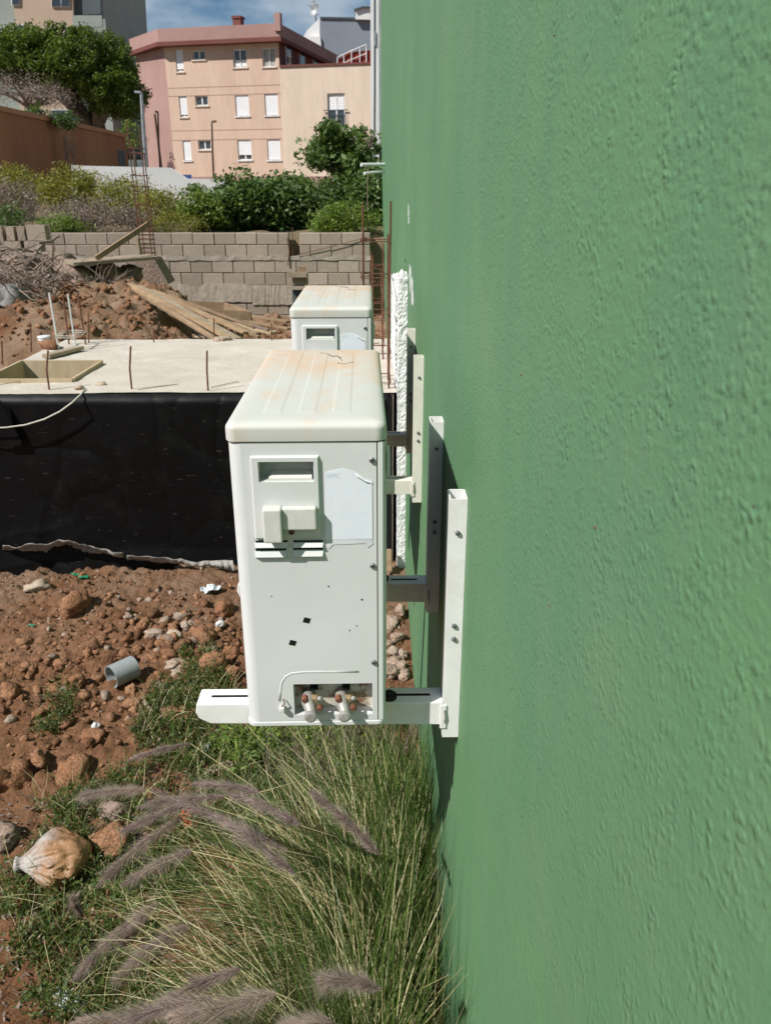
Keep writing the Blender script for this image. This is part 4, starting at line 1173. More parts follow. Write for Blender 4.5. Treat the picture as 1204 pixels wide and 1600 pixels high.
# earth bank below the right end of the board
o = MB().prism([at(241, 405, 13.6), at(250, 420, 13.6), at(263, 443, 13.6), at(247, 452, 13.6), at(205, 445, 13.6), at(212, 405, 13.6)], (0, .5, 0)).build('earth_bank', M['boulder'], None)
center_mesh(o); props(o, 'dark earth bank in the shade beneath the right end of the board', 'earth bank')
rebar_cage((at(213, 300, 13.0).x, at(230, 300, 13.0).x), (12.9, 13.1), at(220, 400, 13.0).z, [at(220, 190, 13.0).z, at(220, 222, 13.0).z, at(220, 200, 13.0).z, at(220, 240, 13.0).z], [at(220, y, 13.0).z for y in (232, 240, 274, 292, 320, 345, 352, 360, 367, 374, 381, 388, 395)], 'tall rusty column cage rising above the block wall at the left', .0085, tie_r=.006)
def dead_branches():
    r = empty('dead_branches', at(40, 470, 10.5), 'tangle of dead grey branches heaped at the left below the loose blocks', 'branches')
    rd = random.Random(5)
    mb = MB()
    for k in range(130):
        s = at(rd.uniform(-20, 85), rd.uniform(400, 478), rd.uniform(9.6, 11.8))
        p = s.copy(); d = Vector((rd.uniform(-1, 1), rd.uniform(-.6, .6), rd.uniform(-.35, .75))).normalized()
        pts = [p.copy()]
        for i in range(6):
            d = (d + Vector((rd.uniform(-.5, .5), rd.uniform(-.5, .5), rd.uniform(-.45, .35)))).normalized()
            p = p + d * rd.uniform(.07, .16); pts.append(p.copy())
        r0 = rd.uniform(.006, .014)
        mb.tube(pts, [r0 * (1 - .12 * i) for i in range(7)], 5)
    mb.build('branch_tangle', M['dead'], r)
    for pts in (((0, 392), (30, 389), (55, 394), (75, 400)), ((60, 380), (80, 377), (92, 368)), ((58, 392), (70, 378), (84, 379)), ((55, 395), (64, 410), (78, 418)), ((48, 455), (60, 430), (66, 405), (60, 385))):
        q = [at(x, y, 11.2 + .2 * i) for i, (x, y) in enumerate(pts)]
        MB().tube(q, [.022 - .003 * i for i in range(len(q))], 7).build('branch', M['twig'], r)
    P = np.array([at(rd.uniform(-20, 90), rd.uniform(425, 475), rd.uniform(9.8, 11.8))[:] for _ in range(3600)])
    V, Fq = leaf_quads(P, .05, .25)
    mesh_np('dry_leaves', V, Fq, M['drybrush'], r)
    r2 = empty('dead_twigs', at(160, 445, 11.3), 'small dead shrub on top of the spoil heap by the hollow', 'twigs')
    mb = MB()
    for k in range(26):
        p = at(rd.uniform(140, 180), rd.uniform(440, 452), 11.3); d = Vector((rd.uniform(-1, 1), rd.uniform(-.5, .5), rd.uniform(0, .8))).normalized()
        pts = [p]
        for i in range(4):
            d = (d + Vector((rd.uniform(-.5, .5), rd.uniform(-.5, .5), rd.uniform(-.3, .3)))).normalized(); pts.append(pts[-1] + d * .09)
        mb.tube(pts, [.007, .006, .005, .004, .003], 5)
    mb.build('twig_tangle', M['dead'], r2)
    P = np.array([at(rd.uniform(138, 185), rd.uniform(432, 455), 11.3)[:] for _ in range(260)])
    V, Fq = leaf_quads(P, .05, .3); mesh_np('dry_leaves', V, Fq, M['drybrush'], r2)
dead_branches()
def timber_heap():
    sp = [((203, 443), (356, 528), 10.0, 8.1, .07, .025, 'wood', 'uppermost slanting plank of the timber heap, nearest the spoil'),
          ((208, 450), (338, 531), 9.9, 8.0, .045, .04, 'wood', 'narrow batten along the near side of the timber heap'),
          ((226, 452), (372, 530), 10.3, 8.3, .09, .025, 'wood_grey', 'wide greyish plank in the middle of the timber heap'),
          ((236, 453), (384, 520), 10.6, 8.8, .08, .025, 'wood', 'pale plank on the far side of the timber heap'),
          ((260, 465), (402, 523), 11.2, 8.8, .04, .04, 'wood', 'pale batten sliding off the timber heap to the right'),
          ((296, 478), (450, 503), 12.4, 11.0, .09, .025, 'wood', 'long pale plank lying flat behind the timber heap'),
          ((285, 484), (452, 514), 11.8, 10.2, .08, .025, 'wood', 'lower plank lying flat and pointing to the front unit'),
          ((330, 500), (428, 520), 10.6, 9.2, .10, .03, 'ply', 'broad plank end near the far edge of the slab'),
          ((215, 446), (330, 512), 10.5, 8.6, .06, .025, 'wood_grey', 'dark weathered plank under the timber heap'),
          ((222, 462), (330, 528), 9.7, 8.1, .03, .03, 'wood_grey', 'thin pole along the lower side of the timber heap'),
          ((250, 457), (398, 512), 10.8, 9.2, .03, .03, 'wood', 'thin pale pole along the upper side of the timber heap'),
          ((270, 474), (420, 516), 10.8, 9.0, .035, .03, 'dead', 'thin dark pole crossing the right half of the timber heap'),
          ((310, 488), (405, 527), 10.4, 8.6, .04, .03, 'wood', 'short pale batten at the right foot of the timber heap'),
          ((285, 500), (322, 528), 9.4, 8.3, .04, .03, 'wood_grey', 'short weathered batten sticking out of the timber heap foot'),
          ((245, 468), (348, 524), 10.0, 8.3, .05, .03, 'dead', 'brown wet-looking plank crossing the timber heap')]
    for a, b, ya, yb, wd, th, m_, l in sp:
        plank('plank', at(*a, ya), at(*b, yb), wd, th, m_, l, 'plank', 'planks in the timber heap')
    # open timber frames
    r = empty('open_crate', at(320, 495, 11.4), 'open box frame of pale boards lying behind the timber heap', 'crate')
    c = [at(292, 479, 11.8), at(352, 482, 11.8), at(392, 497, 10.8), at(318, 492, 10.8)]
    for i in range(4):
        MB().beam(c[i], c[(i + 1) % 4], .03, .17).build('frame_board', M['wood'], r)
    r = empty('formwork_panel', at(322, 522, 8.9), 'small tilted shuttering panel at the foot of the timber heap', 'panel')
    q = [at(303, 526, 8.8), at(322, 510, 9.0), at(350, 527, 8.7), at(335, 534, 8.5)]
    MB().prism([tuple(p) for p in q], (0, .02, .02)).build('sheet', M['ply'], r)
    for i in (0, 1): MB().beam(q[i], q[i + 1], .04, .035).build('edge_batten', M['wood'], r)
    # column shutter behind the rear unit
    r = empty('column_formwork', at(466, 445, 12.5), 'timber column formwork with clamps standing behind the rear unit', 'formwork')
    Y = 12.5
    MB().box(at(452, 430, Y).x, at(479, 430, Y).x, Y + .03, Y + .30, at(466, 446, Y).z, at(466, 428, Y).z).build('shutter_box', M['wood_grey'], r)
    MB().box(at(466, 430, Y).x, at(478, 430, Y).x, Y - .01, Y + .029, at(466, 441, Y).z, at(466, 417, Y).z).build('upright_board', M['wood'], r)
    MB().box(at(450, 430, Y).x, at(479, 430, Y).x, Y - .05, Y - .012, at(466, 433, Y).z, at(466, 425, Y).z).build('clamp', M['wood_grey'], r)
    MB().box(at(452, 430, Y).x, at(476, 430, Y).x, Y - .05, Y - .012, at(466, 452, Y).z, at(466, 447, Y).z).build('clamp', M['wood_grey'], r)
    MB().box(at(455, 430, Y).x, at(472, 430, Y).x, Y + .02, Y + .25, gz(-1.2, 12.5) - .1, at(466, 446, Y).z - .01).build('dark_post', M['darkgrey'], r)
timber_heap()
# heap rubble scattered as stuff
def heap_rubble():
    n = 8000
    x, y = RNG.uniform(-7.0, -.3, n), RNG.uniform(7.2, 14.5, n)
    k = (x < -1.5) | (RNG.uniform(0, 1, n) < .4)
    x, y = x[k], y[k]
    z = H(x, y)
    Vs, Fs, n0 = [], [], 0
    for a, b, c in zip(x, y, z):
        s = .011 + .045 * random.random() ** 3
        V, Fc = rock_verts(2 if s > .05 else 1, s, random.randint(0, 999), .45, .8)
        Vs.append(V + np.array([a, b, c + s * .2])); Fs.append(Fc + n0); n0 += len(V)
    o = mesh_np('heap_rubble', np.concatenate(Vs), np.concatenate(Fs), M['clod'])
    props(o, 'loose brown clods covering the spoil heap behind the slab', 'rubble', None, 'stuff')
heap_rubble()

# ================================================================== SHRUBS AND TREES
def shrub(name, label, c, rad, nc, npc, cr, ls, lm, cat='shrub', group=None, aspect=.45, stem='twig', stems=10, flat=-.6, up=.35, hollow=.5, stem_r=.012):
    c = Vector(c)
    r = empty(name, (c.x, c.y, gz(c.x, c.y)), label, cat, group)
    P, C = clump_points(c, rad, nc, npc, cr, flat, hollow, random.randint(1, 90))
    V, Fq = leaf_quads(P, ls, aspect, up)
    mesh_np('foliage', V, Fq, M[lm], r)
    mb = MB()
    for k in range(stems):
        b = Vector((c.x + random.uniform(-.4, .4) * rad[0], c.y + random.uniform(-.4, .4) * rad[1], gz(c.x, c.y) - .05))
        t = Vector(C[random.randrange(len(C))])
        m_ = (b + t) / 2 + Vector((random.uniform(-.1, .1), random.uniform(-.1, .1), random.uniform(0, .15))) * rad[0]
        mb.tube([b, m_, t], [stem_r, stem_r * .7, stem_r * .3], 5)
        for j in range(3):
            t2 = Vector(C[random.randrange(len(C))]); t2 = m_ + (t2 - m_) * random.uniform(.3, .8)
            mb.tube([m_, t2], [stem_r * .5, stem_r * .2], 4)
    mb.build('stem', M[stem], r)
    return r
def sh(px, py, Y, wpx, hpx, **kw):
    """shrub centred at a pixel at distance Y, half sizes given in photo pixels"""
    c = at(px, py, Y); k = (c - EYE).dot(FWD) / F
    kw.setdefault('rad', (wpx * k, max(wpx * k * .7, .5), hpx * k))
    return dict(c=c, **kw)
SPEC = [
 ('spurge_shrub', 'yellow-green spurge shrub below the ochre wall at the left edge', (25, 292, 21, 48, 30), 'spurge', 160, 26, .22, .085),
 ('spurge_shrub', 'tallest yellow-green spurge shrub in front of the white wall', (112, 298, 20, 60, 34), 'spurge', 240, 26, .22, .085),
 ('spurge_shrub', 'yellow-green spurge shrub under the middle of the white wall', (190, 314, 19, 50, 27), 'spurge', 210, 26, .22, .08),
 ('spurge_shrub', 'spurge shrub right of the tall column cage', (255, 325, 18, 42, 26), 'spurge', 150, 26, .2, .075),
 ('leafy_shrub', 'pale green shrub between the spurge and the dark thicket', (315, 332, 17.5, 40, 28), 'lime', 170, 28, .2, .07),
 ('leafy_shrub', 'pale green feathery shrub right above the wall gap, in front of the fig tree', (530, 345, 17.2, 52, 26), 'lime', 190, 30, .18, .06),
 ('leafy_shrub', 'low bright green bush just behind the block wall at the left', (97, 354, 16.6, 36, 15), 'lime', 120, 26, .14, .05),
 ('leafy_shrub', 'dark green bush at the left edge behind the loose blocks', (10, 345, 16.8, 28, 18), 'hedge', 90, 24, .16, .06),
 ('bramble_thicket', 'dark green leafy thicket left of the fig tree', (405, 320, 18.5, 62, 38), 'hedge', 230, 28, .24, .12),
 ('bramble_thicket', 'dark green thicket at the left end of the hedge beside the pale green shrub', (362, 328, 18.0, 40, 32), 'hedge', 130, 28, .24, .11),
 ('bramble_thicket', 'dark green thicket in the middle of the hedge under the facade', (442, 312, 19.5, 46, 28), 'hedge', 150, 28, .24, .12),
 ('bramble_thicket', 'dark green thicket at the foot of the fig tree trunk', (520, 318, 20, 44, 34), 'hedge', 160, 28, .24, .11),
 ('bramble_thicket', 'dark green thicket under the fig tree by the wall gap', (480, 330, 18.8, 45, 38), 'hedge', 200, 30, .24, .11),
 ('bramble_thicket', 'dark green thicket squeezed against the green house', (572, 315, 19.5, 30, 40), 'hedge', 140, 30, .24, .11),
 ('dry_scrub', 'grey-brown dry scrub behind the loose blocks at the left', (20, 318, 18.2, 46, 34), 'drybrush', 190, 30, .2, .05),
 ('dry_scrub', 'grey-brown dry scrub at the foot of the tallest spurge', (125, 335, 17.4, 60, 24), 'drybrush', 200, 30, .18, .05),
 ('dry_scrub', 'grey dry scrub behind the tall column cage', (200, 342, 17.0, 45, 20), 'drybrush', 150, 30, .16, .045),
 ('dry_scrub', 'straw coloured scrub between column cage and pale green shrub', (275, 348, 16.8, 46, 16), 'spurge', 110, 26, .16, .05),
]
for nm, lb, g_, lm, nc, npc, cr, ls in SPEC:
    d = sh(*g_)
    shrub(nm, lb, d['c'], d['rad'], nc, npc, cr, ls, lm, 'shrub', None, .28 if lm in ('drybrush', 'spurge') else .5, stem='twig', stems=14 if lm == 'spurge' else 8, up=.1 if lm in ('drybrush', 'spurge') else .35)
def tree(name, label, base, fork, limbs, crown_args, leaf, lm, tr, bark='bark', group=None, aspect=.5, extra=0):
    r = empty(name, base, label, 'tree', group)
    base, fork = Vector(base), Vector(fork)
    mid = (base + fork) / 2 + Vector((random.uniform(-.1, .1), 0, 0)) * (fork - base).length
    MB().tube([base, mid, fork], [tr * 1.25, tr, tr * .9], 10).build('trunk', M[bark], r, True)
    Ps, Cs = [], []
    for a in crown_args:
        P, C = clump_points(*a); Ps.append(P); Cs.append(C)
    P = np.concatenate(Ps); C = np.concatenate(Cs)
    mb = MB()
    for k in range(limbs):
        t = Vector(C[random.randrange(len(C))])
        m1 = fork + (t - fork) * .4 + Vector((random.uniform(-1, 1), random.uniform(-1, 1), random.uniform(-.6, .2))) * tr * 1.2
        m2 = fork + (t - fork) * .75 + Vector((random.uniform(-1, 1), random.uniform(-1, 1), random.uniform(-.3, .3))) * tr
        mb.tube([fork - Vector((0, 0, tr * .6)), m1, m2, t], [tr * .5, tr * .34, tr * .2, tr * .06], 7)
        for j in range(extra):
            t2 = Vector(C[random.randrange(len(C))]); t2 = m2 + (t2 - m2).normalized() * min((t2 - m2).length, tr * 7)
            mb.tube([m2, (m2 + t2) / 2 + Vector((random.uniform(-1, 1), random.uniform(-1, 1), random.uniform(-.5, .5))) * tr * .6, t2], [tr * .14, tr * .09, tr * .03], 5)
    mb.build('limbs', M[bark], r, True)
    V, Fq = leaf_quads(P, leaf, aspect)
    mesh_np('crown', V, Fq, M[lm], r)
    return r
def big_tree():
    Y = 45
    c = at(112, 118, Y); k = (c - EYE).dot(FWD) / F
    b = at(160, 215, Y); f_ = at(150, 196, Y)
    tree('ficus_tree', 'broad dark green tree with a dense crown above the ochre wall', (b.x, Y, gz(b.x, Y)), f_, 11,
         [(at(112, 104, Y), (98 * k, 3.4, 54 * k), 520, 80, .36, -.62, .45, 5, .08), (at(36, 100, Y - .5), (70 * k, 2.8, 46 * k), 280, 76, .36, -.4, .45, 7, .08), (at(178, 136, Y), (48 * k, 2.8, 48 * k), 250, 76, .36, -.8, .45, 9, .08)],
         .155, 'ficus', .5, extra=2)
    Y = 34
    c = at(40, 140, Y); k = (c - EYE).dot(FWD) / F
    b = at(42, 176, Y); f_ = at(46, 165, Y)
    tree('bare_tree', 'flat-topped half-bare grey tree leaning in front of the big crown at the left', (b.x, Y, gz(b.x, Y)), f_, 12,
         [(at(28, 138, Y), (62 * k, 1.6, 20 * k), 120, 22, .42, -.5, .4, 3), (at(80, 152, Y), (34 * k, 1.3, 16 * k), 60, 20, .36, -.5, .4, 4)], .10, 'drybrush', .14, 'twig', None, .22, 4)
    Y = 21
    c = at(530, 240, Y); k = (c - EYE).dot(FWD) / F
    b = at(548, 330, Y)
    tree('fig_tree', 'leafy green fig tree standing against the cream wing of the pink building', (b.x, Y, gz(b.x, Y)), at(546, 290, Y), 12,
         [(at(535, 232, Y), (50 * k, .9, 38 * k), 95, 20, .2, -.9, .1, 3), (at(500, 243, Y), (38 * k, .8, 24 * k), 46, 18, .18, -.8, .1, 4), (at(560, 275, Y), (36 * k, .9, 42 * k), 115, 22, .22, -.9, .3, 6), (at(515, 208, Y), (22 * k, .6, 16 * k), 26, 22, .16, -.8, .2, 8)],
         .15, 'fig', .09, 'bark', None, .6, 2)
    Y = 20.5
    b = at(575, 240, Y)
    r = empty('bare_sapling', (b.x, Y, gz(b.x, Y)), 'leafless twigs showing against the white wall beside the green house', 'sapling')
    mb = MB(); mb.tube([(b.x, Y, gz(b.x, Y)), at(577, 232, Y)], [.03, .015], 6)
    for k in range(16):
        s = at(577, 236 - k, Y); t = at(random.uniform(560, 598), random.uniform(196, 222), Y + random.uniform(-.3, .3))
        mb.tube([s, (s + t) / 2 + Vector((random.uniform(-.06, .06), 0, .03)), t], [.010, .007, .003], 5)
    mb.build('twigs', M['twig'], r)
    Y = 60
    b = at(208, 215, Y)
    tree('small_tree', 'small thin-leaved tree in the gap left of the pink building', (b.x, Y, gz(b.x, Y)), at(208, 226, Y), 5, [(at(208, 208, Y), (.9, .6, 1.0), 40, 20, .3, -.7, .3, 3)], .16, 'lime', .1)
    Y = 26
    b = at(312, 300, Y); shrub('leafy_shrub', 'small dark bush poking over the right end of the white wall', at(313, 300, Y), (.32, .3, .25), 26, 24, .14, .12, 'hedge')
    for i, (px, py, l) in enumerate(((100, 190, 'small green agave tuft on top of the ochre wall'), (62, 178, 'second small green tuft on top of the ochre wall further left'))):
        shrub('leafy_tuft', l, at(px, py, 33), (.5, .4, .3), 26, 24, .16, .16, 'hedge', 'plant', None, .3)
big_tree()

# ================================================================== WALLS ON THE BANK
def bank_walls():
    r = empty('ochre_wall', (-12, 33, 1), 'tall ochre-brown rendered wall with pale coping at the left', 'wall')
    a, b = at(-60, 160, 26.5), at(197, 216, 42)
    zt = (a.z + b.z) / 2
    for (p, q) in ((a, b),):
        p = Vector((p.x, p.y, 0)); q = Vector((q.x, q.y, 0)); d = (q - p).normalized(); n = Vector((-d.y, d.x, 0))
        pts = [p, q, q + n * .3, p + n * .3]
        MB().prism([(v.x, v.y, .8) for v in pts], (0, 0, zt - .8)).build('wall', M['ochre'], r)
        pts = [p - n * .08, q - n * .08, q + n * .38, p + n * .38]
        MB().prism([(v.x, v.y, zt) for v in pts], (0, 0, .16)).build('coping', M['ochre_cap'], r)
        g0 = q - d * 1.5
        MB().prism([(v.x, v.y, zt - 2.3) for v in (g0 - n * .03, q - d * .55 - n * .03, q - d * .55, g0)], (0, 0, 1.7)).build('metal_door', M['darkgrey'], r)
    Y = 29
    prof = [(112, 258), (135, 259), (265, 262), (291, 279), (345, 280), (358, 290), (358, 330), (112, 330)]
    o = MB().prism([at(x, y, Y + (x - 230) * .004) for x, y in prof], (0, .3, 0)).build('white_wall', M['white'], None)
    center_mesh(o); props(o, 'low white rendered wall with a stepped top above the spurge shrubs', 'wall')
    o = MB().prism([at(x, y, 33) for x, y in ((286, 273), (299, 273), (299, 279), (286, 279))], (0, .05, 0)).build('blue_sign', M['tarp'], None)
    center_mesh(o); props(o, 'tiny blue plate at the foot of the pink building', 'sign')
bank_walls()

# ================================================================== HOUSES BEHIND
def window(r, P0, U, N, u0, u1, z0, z1, kind, deep=.16):
    """window in a reveal: frame, panes, shutter or curtain"""
    P = P0 - N * deep
    up = Vector((0, 0, 1))
    def bx_(mb, a, b, c, d, n0, n1):
        q = P + U * ((a + b) / 2) + up * ((c + d) / 2) + N * ((n0 + n1) / 2)
        return mb.obox(q, U, N, up, (b - a) / 2, (n1 - n0) / 2, (d - c) / 2)
    t = .07
    mb = MB()
    bx_(mb, u0, u1, z0, z0 + t, 0, .06); bx_(mb, u0, u1, z1 - t, z1, 0, .06)
    bx_(mb, u0, u0 + t, z0 + t, z1 - t, 0, .06); bx_(mb, u1 - t, u1, z0 + t, z1 - t, 0, .06)
    if kind != 'shut': bx_(mb, (u0 + u1) / 2 - .04, (u0 + u1) / 2 + .04, z0 + t, z1 - t, 0, .058)
    wn = mb.build('window', M['frame'], r)
    bx_(MB(), u0 + .02, u1 - .02, z0 + .02, z1 - .02, -.05, .01).build('pane', M['glass'], wn)
    sill = bx_(MB(), u0 - .08, u1 + .08, z0 - .08, z0 - .001, .02, deep + .07).build('sill', M['frame'] if kind in ('shut', 'half') else M['cream'], wn)
    if kind in ('shut', 'half', 'gap'):
        zb = {'shut': z0 + .03, 'half': z0 + (z1 - z0) * .26, 'gap': z0 + (z1 - z0) * .12}[kind]
        n = max(4, int((z1 - zb) / .11))
        for i in range(n):
            a, b = zb + (z1 - zb) * i / n, zb + (z1 - zb) * (i + 1) / n
            bx_(MB(), u0 + .02, u1 - .02, a + .004, b - .004, .075, .10).build('shutter_slat', M['shutter'], wn)
    if kind == 'curtain':
        bx_(MB(), u0 + .1, (u0 + u1) / 2 - .06, z0 + .1, z1 - .1, .011, .02).build('curtain', M['curtain'], wn)
        bx_(MB(), (u0 + u1) / 2 + .06, u1 - .1, z0 + .1, z1 - .1, .011, .02).build('curtain', M['curtain'], wn)
    if kind == 'lowcurtain':
        for a, b in ((u0 + .1, (u0 + u1) / 2 - .06), ((u0 + u1) / 2 + .06, u1 - .1)):
            bx_(MB(), a, b, z0 + .1, z0 + (z1 - z0) * .42, .011, .02).build('curtain', M['shutter'], wn)
    return wn
def pink_building():
    Lc, Rc = at(272, 250, 61.0), at(443, 250, 59.0)
    Lc = Vector((Lc.x, Lc.y, 0)); Rc = Vector((Rc.x, Rc.y, 0))
    U = (Rc - Lc).normalized(); N = Vector((U.y, -U.x, 0))
    if N.y > 0: N = -N
    up = Vector((0, 0, 1))
    def uz(px, py, P=Lc):
        h = hit(px, py, P, N); return (h - Lc).dot(U), h.z
    r = empty('pink_building', (Lc.x, Lc.y, 2.2), 'peach three-storey building with mauve parapet and white roller shutters', 'building')
    W = (Rc - Lc).length
    ztop = uz(357, 64)[1]; zp = uz(357, 42)[1]; zb = 1.6
    zm = uz(357, 276)[1]
    holes, wins = [], []
    cols = [((273, 288), [(78, 112, 'gap'), (150, 183, 'gap'), (219, 251, 'shut')]),
            ((300, 321), [(79, 93, 'dark'), (150, 165, 'dark'), (219, 234, 'dark')]),
            ((363, 386), [(77, 105, 'lowcurtain'), (149, 181, 'shut'), (219, 250, 'half')]),
            ((409, 431), [(75, 104, 'curtain'), (147, 180, 'shut'), (218, 250, 'shut')])]
    for (xa, xb), rows in cols:
        for i, (ya, yb, k) in enumerate(rows):
            sx = (6 if xa < 280 else 5.2) * i
            if xa > 280: sx = (4.6, 4.2, 4.0)[0] * i * (1.0 if xa < 330 else .85)
            u0, z1 = uz(xa + sx, ya); u1, z0 = uz(xb + sx, yb)
            u0 = max(u0, .12)
            holes.append((u0, u1, z0 - zb, z1 - zb)); wins.append((u0, u1, z0, z1, k))
    mb = holed(MB(), Lc + up * zb, U, up, N, W, ztop - zb, holes, .17)
    mb.build('front_wall', M['peach'], r)
    for u0, u1, z0, z1, k in wins: window(r, Lc, U, N, u0, u1, z0, z1, k)
    # other sides: chamfered mauve corner on the left, maroon upper side on the right, back
    A = at(228, 250, 64.5); A = Vector((A.x, A.y, 0))
    Bk, Bl = Rc - N * 13, A - N * 10
    MB().add([Lc + up * zb, A + up * zb, A + up * ztop, Lc + up * ztop], [(0, 1, 2, 3)]).build('corner_wall', M['mauve'], r)
    zt2 = uz(500, 103)[1]
    MB().add([Rc + up * zb, Bk + up * zb, Bk + up * ztop, Rc + up * ztop], [(0, 1, 2, 3)]).build('terrace_side_wall', M['maroon'], r)
    MB().add([A + up * zb, Bl + up * zb, Bl + up * ztop, A + up * ztop], [(0, 1, 2, 3)]).build('left_wall', M['mauve'], r)
    MB().add([Bk + up * zb, Bl + up * zb, Bl + up * ztop, Bk + up * ztop], [(0, 1, 2, 3)]).build('rear_wall', M['peach'], r)
    # painted mauve strip with a step on the front wall's left edge, floor lines, base band
    f = lambda u0, u1, z0, z1, n0, n1, nm, m_, par=r: MB().obox(Lc + U * ((u0 + u1) / 2) + up * ((z0 + z1) / 2) + N * ((n0 + n1) / 2), U, N, up, (u1 - u0) / 2, abs(n1 - n0) / 2, (z1 - z0) / 2).build(nm, m_, par)
    for py in (135, 148, 203, 218):
        z = uz(357, py)[1]
        f(.0, W, z - .02, z + .02, .0, .008, 'floor_line', M['mauve'])
    f(-.02, W + .0, zb, zm, .0, .05, 'base_band', M['mauve'])
    # parapet: overhanging soffit lip and upstand all round
    ring = [A + (A - Lc).normalized() * .3 + N * .35, Lc - U * .12 + N * .45, Rc + N * .45 + U * .25, Bk + U * .25, Bl]
    poly = [(p.x, p.y, ztop) for p in ring]
    par = MB().prism(poly, (0, 0, zp - ztop)).build('parapet', M['mauve'], r)
    lip = [A + (A - Lc).normalized() * .45 + N * .5, Lc - U * .2 + N * .62, Rc + N * .62 + U * .4, Bk + U * .4, Bl]
    MB().prism([(p.x, p.y, ztop - .22) for p in lip], (0, 0, .24)).build('cornice', M['maroon'], par)
    MB().obox(Rc + U * .18 + N * .38 + up * (zp + .05), U, N, up, .2, .2, .5).build('corner_pier', M['mauve'], par)
    c, z = uz(346, 44)
    ch = f(c - .28, c + .28, zp - .1, zp + .95, -3.2, -2.6, 'chimney', M['maroon'], par)
    f(c - .34, c + .34, zp + .95, zp + 1.1, -3.26, -2.54, 'chimney_cap', M['maroon'], ch)
    f(c - .5, c + .5, zp - .1, zp + .15, -3.4, -2.2, 'chimney_base', M['white'], ch)
    # drain pipe
    q = uz(244, 170)
    MB().tube([A + (Lc - A) * .55 + N * .1 + up * uz(245, 262)[1], A + (Lc - A) * .5 + N * .1 + up * uz(245, 175)[1]], .07, 6).build('lamp_post_stub', M['pole_brown'], r)
    # terrace windows on the maroon side
    V_ = -N
    for d0 in (1.2, 4.0, 7.0):
        q = Rc + V_ * d0 + U * .03
        MB().obox(q + V_ * .5 + up * (zt2 + 1.15), V_, U, up, .5, .04, 1.0).build('terrace_door', M['frame'], r)
        MB().obox(q + V_ * .5 + U * .03 + up * (zt2 + 1.15), V_, U, up, .42, .03, .9).build('door_pane', M['glass'], r)
    # cream wing
    Wg = uz(600, 200)[0] - W
    h0 = uz(511, 146); h1 = uz(539, 200)
    g0 = uz(513, 222); g1 = uz(540, 252)
    hs_ = [(h0[0] - W, h1[0] - W, h1[1] - zb, h0[1] - zb), (g0[0] - W, g1[0] - W, g1[1] - zb, g0[1] - zb)]
    Rw = Rc - N * .0
    holed(MB(), Rw + up * zb, U, up, N, Wg, zt2 - zb, hs_, .17).build('wing_wall', M['cream'], r)
    for h, k in zip(hs_, ('tall', 'dark')):
        wn = window(r, Rw, U, N, h[0], h[1], h[2] + zb, h[3] + zb, k)
        if k == 'tall':
            n = 7
            for i in range(n):
                a = h[3] + zb - .1 - (h[3] - h[2]) * .45 * (i + 1) / n
                MB().obox(Rw - N * .14 + U * ((h[0] + h[1]) / 2) + up * (a + .1), U, N, up, (h[1] - h[0]) / 2 - .1, .01, .06).build('blind_slat', M['shutter'], wn)
            for i in range(9):
                u_ = h[0] - .1 + (h[1] - h[0] + .2) * i / 8
                MB().tube([Rw + N * .12 + U * u_ + up * (h[2] + zb), Rw + N * .12 + U * u_ + up * (h[2] + zb + 1.05)], .015, 5).build('rail_bar', M['darkgrey'], wn)
            MB().beam(Rw + N * .12 + U * (h[0] - .25) + up * (h[2] + zb + 1.06), Rw + N * .12 + U * (h[1] + .25) + up * (h[2] + zb + 1.06), .05, .05).build('hand_rail', M['darkgrey'], wn)
    MB().prism([tuple(Rw + U * a + N * b + up * zt2) for a, b in ((0, .08), (Wg, .08), (Wg, -.25), (0, -.25))], (0, 0, .12)).build('wing_coping', M['maroon'], r)
    MB().prism([tuple(Rw + U * a + N * b + up * (zt2 - .4)) for a, b in ((0, -.25), (Wg, -.25), (Wg, -12), (0, -12))], (0, 0, .1)).build('terrace_floor', M['maroon'], r)
    MB().obox(Rw + U * (Wg / 2) + N * .02 + up * ((zb + zm) / 2), U, N, up, Wg / 2, .03, (zm - zb) / 2).build('wing_base_band', M['mauve'], r)
    # red stair wall with white railing on the terrace
    Y = 66
    pr = [at(x, y, Y) for x, y in ((526, 103), (526, 94), (545, 82), (560, 80), (585, 78), (585, 103))]
    MB().prism(pr, (0, .25, 0)).build('stair_wall', M['redwall'], r)
    rail = MB()
    tp = [at(x, y, Y - .1) for x, y in ((527, 90), (548, 80), (572, 70))]
    rail.tube(tp, .05, 6)
    rail.tube([p - up * .55 for p in tp], .035, 6)
    for x, y in ((527, 90), (537, 85.5), (549, 79.5), (562, 74), (572, 70)):
        p = at(x, y, Y - .1); rail.tube([p, p - up * 1.1], .045, 6)
    rail.build('white_railing', M['frame'], r)
pink_building()
